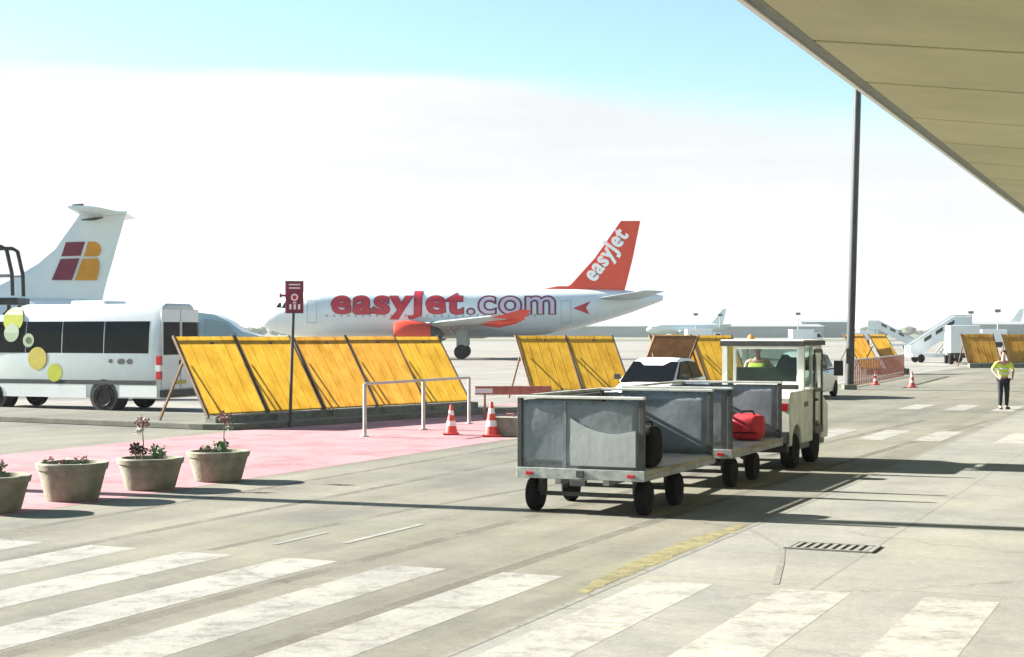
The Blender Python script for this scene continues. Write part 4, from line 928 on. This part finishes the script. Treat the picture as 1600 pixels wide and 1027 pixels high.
# ------------------------------------------------------------------ planters
def planter_mesh():
    b = MB(); n = 26; H_ = .48
    prof = [(.325, 0), (.345, .03), (.405, .25), (.435, .355), (.455, .36), (.47, .425), (.46, .44), (.40, .44), (.385, .37), (.05, .37)]
    b.lathe(prof, (0, 0, 0), n); return b
def leaves(b, c, r, n, ln, seed):
    random.seed(seed); c = Vector(c)
    for i in range(n):
        d = Vector((random.gauss(0, 1), random.gauss(0, 1), random.gauss(0, .8))).normalized(); p = c + d * r * random.uniform(.25, 1)
        a = Vector((random.gauss(0, 1), random.gauss(0, 1), random.gauss(0, 1))).normalized(); q = (d + a * .8).normalized(); s_ = q.cross(a).normalized() * ln * .33
        b.poly([p, p + q * ln * .5 + s_, p + q * ln, p + q * ln * .5 - s_], [(0, 1, 2, 3)])
def planter(loc, label, plants, seed, cracked=False):
    o = empty('planter', loc, R(seed * 37), label, 'planter', 'round concrete planters along the pink walkway'); b = planter_mesh(); b.build('bowl', M['planter'], o, True, ang=40)
    MB().lathe([(.39, .375), (.2, .395), (.001, .40)], (0, 0, 0), 20).build('soil', M['soil'], o, True)
    return o
def plant(loc, kind, label, seed):
    random.seed(seed); o = empty('flowering_plant' if kind != 'ball' else 'shrub', loc, random.uniform(0, 6), label, 'plant')
    if kind == 'ball':
        MB().tube([(0, 0, 0), (.01, 0, .06)], .012, 7).build('stem', M['stem'], o, True)
        b = MB(); leaves(b, (0, 0, .13), .10, 160, .05, seed); b.build('foliage', M['leafpale'], o)
    elif kind == 'dark':
        MB().tube([(0, 0, 0), (.01, 0, .08)], .014, 7).build('stem', M['stem'], o, True)
        b = MB(); leaves(b, (0, 0, .16), .085, 170, .045, seed); b.build('foliage', M['petald'], o)
    elif kind == 'tall':
        h = .50; MB().tube([(0, 0, 0), (.02, .0, h * .5), (.0, .01, h)], [.012, .009, .006], 7).build('stem', M['stem'], o, True)
        b = MB(); leaves(b, (0, 0, .14), .06, 40, .05, seed); b.build('foliage', M['leaf'], o)
        b = MB(); leaves(b, (.01, .01, h + .04), .085, 120, .045, seed + 1); b.build('blossom', M['petal'], o)
        b = MB(); leaves(b, (-.07, .0, h - .08), .05, 50, .04, seed + 2); b.build('blossom', M['petalw'], o)
    else:
        for k in range(4):
            x = random.uniform(-.15, .15); h = random.uniform(.05, .12)
            MB().tube([(x, 0, 0), (x + .02, 0, h)], .008, 6).build('stem', M['stem'], o, True)
            b = MB(); leaves(b, (x + .02, 0, h + .02), .035, 30, .035, seed + k); b.build('foliage', M['petal'] if k < 2 else M['leafpale'], o)
    return o
pl = [(-12, 800, 'planter cut off by the left edge of the photo'), (113, 782, 'wide beige planter with low dried sprigs, second of the four from the left'), (235, 765, 'planter holding a dark round shrub and a green round shrub'), (341, 752, 'planter holding a tall flower, rightmost and farthest of the four')]
PL = []
for k, (px, py, lb) in enumerate(pl):
    p = G(px, py); p.z = .01; planter(p, lb, None, k + 1).scale = (1.0, 1.0, 1.0 if k != 1 else 1.12); PL.append(p)
plant(PL[1] + Vector((-.18, -.05, .40)), 'sprig', 'pinkish low sprigs at the left of the wide beige planter', 5)
plant(PL[1] + Vector((.17, .0, .40)), 'sprig', 'small pale sprigs at the right of the wide beige planter', 15)
plant(PL[2] + Vector((-.2, 0, .39)), 'dark', 'dark dried round shrub at the left of the third planter', 6)
plant(PL[2] + Vector((.10, 0, .39)), 'ball', 'small green round shrub at the right of the third planter', 7)
plant(PL[2] + Vector((-.14, .12, .39)), 'tall', 'tall pale pink flower behind the dark round shrub', 18)
plant(PL[3] + Vector((.10, 0, .39)), 'tall', 'tall pink and cream flower in the farthest planter', 9)
plant(PL[3] + Vector((-.16, 0, .39)), 'sprig', 'low sprigs at the left of the farthest planter', 19)
plant(PL[3] + Vector((.06, -.1, .39)), 'ball', 'green tuft in front of the tall flower in the farthest planter', 21)
plant(PL[0] + Vector((.05, 0, .40)), 'ball', 'green tuft in the planter cut off by the left edge', 20)
# ------------------------------------------------------------------ sign on its pole
sp = G(453, 668); o = empty('road_sign', (sp.x, sp.y, .0), R(12), 'dark maroon upright sign with white marks on a thin grey pole before the screens', 'sign')
MB().tube([(0, 0, 0), (.045, 0, 1.6), (.10, 0, 3.36)], .038, 12).build('pole', M['dgrey'], o, True)
pt = MB().box(-.10, .30, -.075, -.045, 2.66, 3.39, .01).build('sign_plate', M['signmaroon'], o)
MB().box(-.11, .31, -.044, -.038, 2.65, 3.40).build('backing', M['dgrey'], pt)
b = MB(); b.lathe([(.085, -.081), (.085, -.076)], (.10, 0, 3.02), 20, 'Y'); b.build('white_disc', M['signwhite'], pt, True)
MB().lathe([(.05, -.086), (.05, -.082)], (.10, 0, 3.02), 20, 'Y').build('red_disc', M['letter_red'], pt, True)
b = MB()
for z in (3.30, 3.22): b.box(-.03, .23, -.079, -.0755, z, z + .03)
for x in (-.02, .08, .18): b.box(x, x + .05, -.079, -.0755, 2.74, 2.86)
b.box(.06, .14, -.079, -.0755, 2.88, 2.91).build('white_marks', M['signwhite'], pt)
MB().tube([(-.03, -.05, 3.06), (-.2, -.05, 3.06)], .022, 8).lathe([(.05, -.02), (.05, .02)], (-.22, -.05, 3.06), 12, 'X').build('side_lamp', M['signmaroon'], o, True)
# ------------------------------------------------------------------ white tube rail
a, c = G(570, 683), G(733, 663); L_ = (c - a).length; rz = math.atan2((c - a).y, (c - a).x)
o = empty('guard_rail', a, rz, 'white tubular guard rail with three posts at the edge of the pink walkway', 'guard rail')
for x in (0, L_ * .53, L_): MB().tube([(x, 0, 0), (x, 0, 1.12)], .04, 12).build('post', M['rail'], o, True)
MB().tube([(0, 0, 1.12), (L_, 0, 1.12)], .03, 12).build('top_rail', M['rail'], o, True)
for x in (0, L_ * .53, L_): MB().lathe([(.09, .012), (.09, .03)], (x, 0, 0), 14).build('foot', M['rail'], o)
# ------------------------------------------------------------------ cones
def make_cone():
    o = empty('traffic_cone', (0, 0, 0))
    MB().box(-.17, .17, -.17, .17, .0, .035, .01).build('base', M['coneRed'], o)
    rr = lambda z: .135 - (z - .035) * .20
    for z0, z1, m in ((.035, .17, 'coneRed'), (.17, .27, 'coneWhite'), (.27, .38, 'coneRed'), (.38, .47, 'coneWhite'), (.47, .58, 'coneRed')):
        MB().lathe([(rr(z0), z0), (rr(z1), z1)], (0, 0, 0), 22).build('white_band' if m == 'coneWhite' else 'cone_body', M[m], o, True)
    return o
cone = make_cone(); cl = [((705, 680), 'red and white traffic cone under the middle of the guard rail', 1.0), ((768, 683), 'red and white traffic cone beside the beige block', 1.15), ((1425, 606), 'small far traffic cone on the road right of the lighting mast', 1.0), ((1368, 602), 'small far traffic cone near the foot of the lighting mast', .9)]
for k, (pp, lb, sc) in enumerate(cl):
    o = cone if k == 0 else copy_tree(cone); p = G(*pp); p.z = .012; o.location = p; o.scale = (sc, sc, sc * 1.1); tag(o, lb, 'traffic cone', 'red and white traffic cones')
# beige block with plank
bl = G(797, 682); o = empty('concrete_block', (bl.x, bl.y, .01), -TH, 'beige concrete block half hidden behind the left edge of the nearest cart', 'concrete block')
MB().prism([(-.42, 0), (.42, 0), (.42, .10), (.34, .40), (-.34, .40), (-.42, .10)], -.28, .28, 'Y').build('block', M['block'], o, bev=.02); MB().tube([(-.08, 0, .40), (-.08, 0, .47), (.08, 0, .47), (.08, 0, .40)], .014, 8).build('lifting_loop', M['rust'], o, True)
q = G(785, 655); o = empty('plank_barrier', (q.x - .35, q.y, 0), R(4), 'red-brown plank barrier on trestles behind the cone and block', 'barrier')
MB().box(-.35, 1.6, -.03, .03, .62, .84, .01).build('plank', M['rust'], o)
MB().box(-.351, .1, -.036, -.0305, .66, .78).build('white_stripe', M['signwhite'], o)
for x in (-.1, 1.35): MB().bar((x, -.28, .0), (x, 0, .61), .05).bar((x, .28, .0), (x, 0, .61), .05).build('trestle', M['rust'], o)
# railing near mast foot
a, c = G(1322, 606), G(1412, 588); L_ = (c - a).length; rz = math.atan2((c - a).y, (c - a).x)
o = empty('guard_rail', a, rz, 'rusty barred guard rail running away right of the lighting mast foot', 'guard rail'); n = int(L_ / .5)
for k in range(n + 1): MB().bar((k * L_ / n, 0, 0), (k * L_ / n, 0, 1.05), .05).build('bar', M['rust'], o)
MB().bar((0, 0, 1.08), (L_, 0, 1.08), .06).bar((0, 0, .2), (L_, 0, .2), .04).build('top_rail', M['rail'], o)
# ------------------------------------------------------------------ haze
hb = MB(); hb.box(-4300, 4300, -450, 7300, -1, 40); hz = bpy.data.materials.new('haze_air'); hz.use_nodes = True; hn = hz.node_tree; hn.nodes.remove(hn.nodes['Principled BSDF'])
pv = hn.nodes.new('ShaderNodeVolumePrincipled'); pv.inputs['Density'].default_value = .00013; pv.inputs['Color'].default_value = (.9, .93, .96, 1); pv.inputs['Anisotropy'].default_value = .2
hn.links.new(pv.outputs[0], hn.nodes['Material Output'].inputs['Volume'])
tag(hb.build('haze', hz), kind='stuff')
# ------------------------------------------------------------------ light
SUN_EL = R(26); tosun = Vector((-.944 * math.cos(SUN_EL), .33 * math.cos(SUN_EL), math.sin(SUN_EL))).normalized()
su = bpy.data.lights.new('sun', 'SUN'); su.energy = 5; su.angle = R(.5); su.color = (1, .95, .86)
so = bpy.data.objects.new('sun', su); COL.objects.link(so); so.rotation_euler = tosun.to_track_quat('Z', 'Y').to_euler(); so.location = (0, 0, 50)
wd = bpy.data.worlds.new('World'); SC.world = wd; wd.use_nodes = True; nt = wd.node_tree; N = nt.nodes; L = nt.links
bg = N['Background']; sky = N.new('ShaderNodeTexSky'); sky.sky_type = 'NISHITA'; sky.sun_disc = False; sky.sun_elevation = SUN_EL
sky.sun_rotation = math.atan2(tosun.x, tosun.y); sky.air_density = 1.0; sky.dust_density = .6; sky.ozone_density = 1.6
bg.inputs['Strength'].default_value = .05
tc = N.new('ShaderNodeTexCoord'); sx = N.new('ShaderNodeSeparateXYZ'); L.new(tc.outputs['Generated'], sx.inputs[0])
def mth(op, a, b=None, c=None):
    m = N.new('ShaderNodeMath'); m.operation = op
    for i, v in enumerate((a, b, c)):
        if v is None: continue
        if isinstance(v, (int, float)): m.inputs[i].default_value = v
        else: L.new(v, m.inputs[i])
    return m.outputs[0]
mp = N.new('ShaderNodeMapping'); mp.inputs['Scale'].default_value = (1.2, 1.2, 9); L.new(tc.outputs['Generated'], mp.inputs[0])
nz = N.new('ShaderNodeTexNoise'); nz.inputs['Scale'].default_value = 2.3; nz.inputs['Detail'].default_value = 7; nz.inputs['Roughness'].default_value = .55; L.new(mp.outputs[0], nz.inputs[0])
nz2 = N.new('ShaderNodeTexNoise'); nz2.inputs['Scale'].default_value = 9; nz2.inputs['Detail'].default_value = 6; nz2.inputs['Roughness'].default_value = .6; L.new(mp.outputs[0], nz2.inputs[0])
# cloud bank top: elevation falls slightly towards the right
edge = mth('MULTIPLY_ADD', mth('MAXIMUM', sx.outputs[0], 0), -.055, .1600)
edge = mth('ADD', edge, mth('MULTIPLY', mth('SUBTRACT', nz.outputs['Fac'], .5), .014))
edge = mth('ADD', edge, mth('MULTIPLY', mth('SUBTRACT', nz2.outputs['Fac'], .5), .006))
dd = mth('SUBTRACT', edge, sx.outputs[2])
mr = N.new('ShaderNodeMapRange'); mr.interpolation_type = 'SMOOTHSTEP'; L.new(dd, mr.inputs['Value'])
# softer towards the right
soft = mth('MAXIMUM', mth('MULTIPLY_ADD', sx.outputs[0], .16, .012), .006)
mr.inputs['From Min'].default_value = -.004; L.new(soft, mr.inputs['From Max'])
cl = N.new('ShaderNodeValToRGB'); cl.color_ramp.elements[0].position = .35; cl.color_ramp.elements[0].color = (.85, .875, .89, 1); cl.color_ramp.elements[1].position = .6; cl.color_ramp.elements[1].color = (1, 1, 1, 1); L.new(nz.outputs['Fac'], cl.inputs[0])
cs = N.new('ShaderNodeMix'); cs.data_type = 'RGBA'; cs.blend_type = 'MULTIPLY'; cs.inputs[0].default_value = 1; L.new(cl.outputs[0], cs.inputs[6]); CLOUD = 4.15; cs.inputs[7].default_value = (CLOUD, CLOUD, CLOUD, 1)
tint = N.new('ShaderNodeMix'); tint.data_type = 'RGBA'; tint.blend_type = 'MULTIPLY'; tint.inputs[0].default_value = 1; L.new(sky.outputs[0], tint.inputs[6]); tint.inputs[7].default_value = (.84, .95, .86, 1)
mx = N.new('ShaderNodeMix'); mx.data_type = 'RGBA'; fw = N.new('ShaderNodeMapRange'); fw.interpolation_type = 'SMOOTHSTEP'; fw.inputs['From Min'].default_value = -.1; fw.inputs['From Max'].default_value = .55; L.new(sx.outputs[1], fw.inputs['Value']); L.new(mth('MULTIPLY', mr.outputs[0], fw.outputs[0]), mx.inputs[0]); L.new(tint.outputs[2], mx.inputs[6]); L.new(cs.outputs[2], mx.inputs[7]); L.new(mx.outputs[2], bg.inputs['Color'])
SC.view_settings.view_transform = 'Standard'; SC.view_settings.look = 'None'; SC.view_settings.exposure = 2.3; SC.view_settings.gamma = 1
SC.render.engine = 'CYCLES'
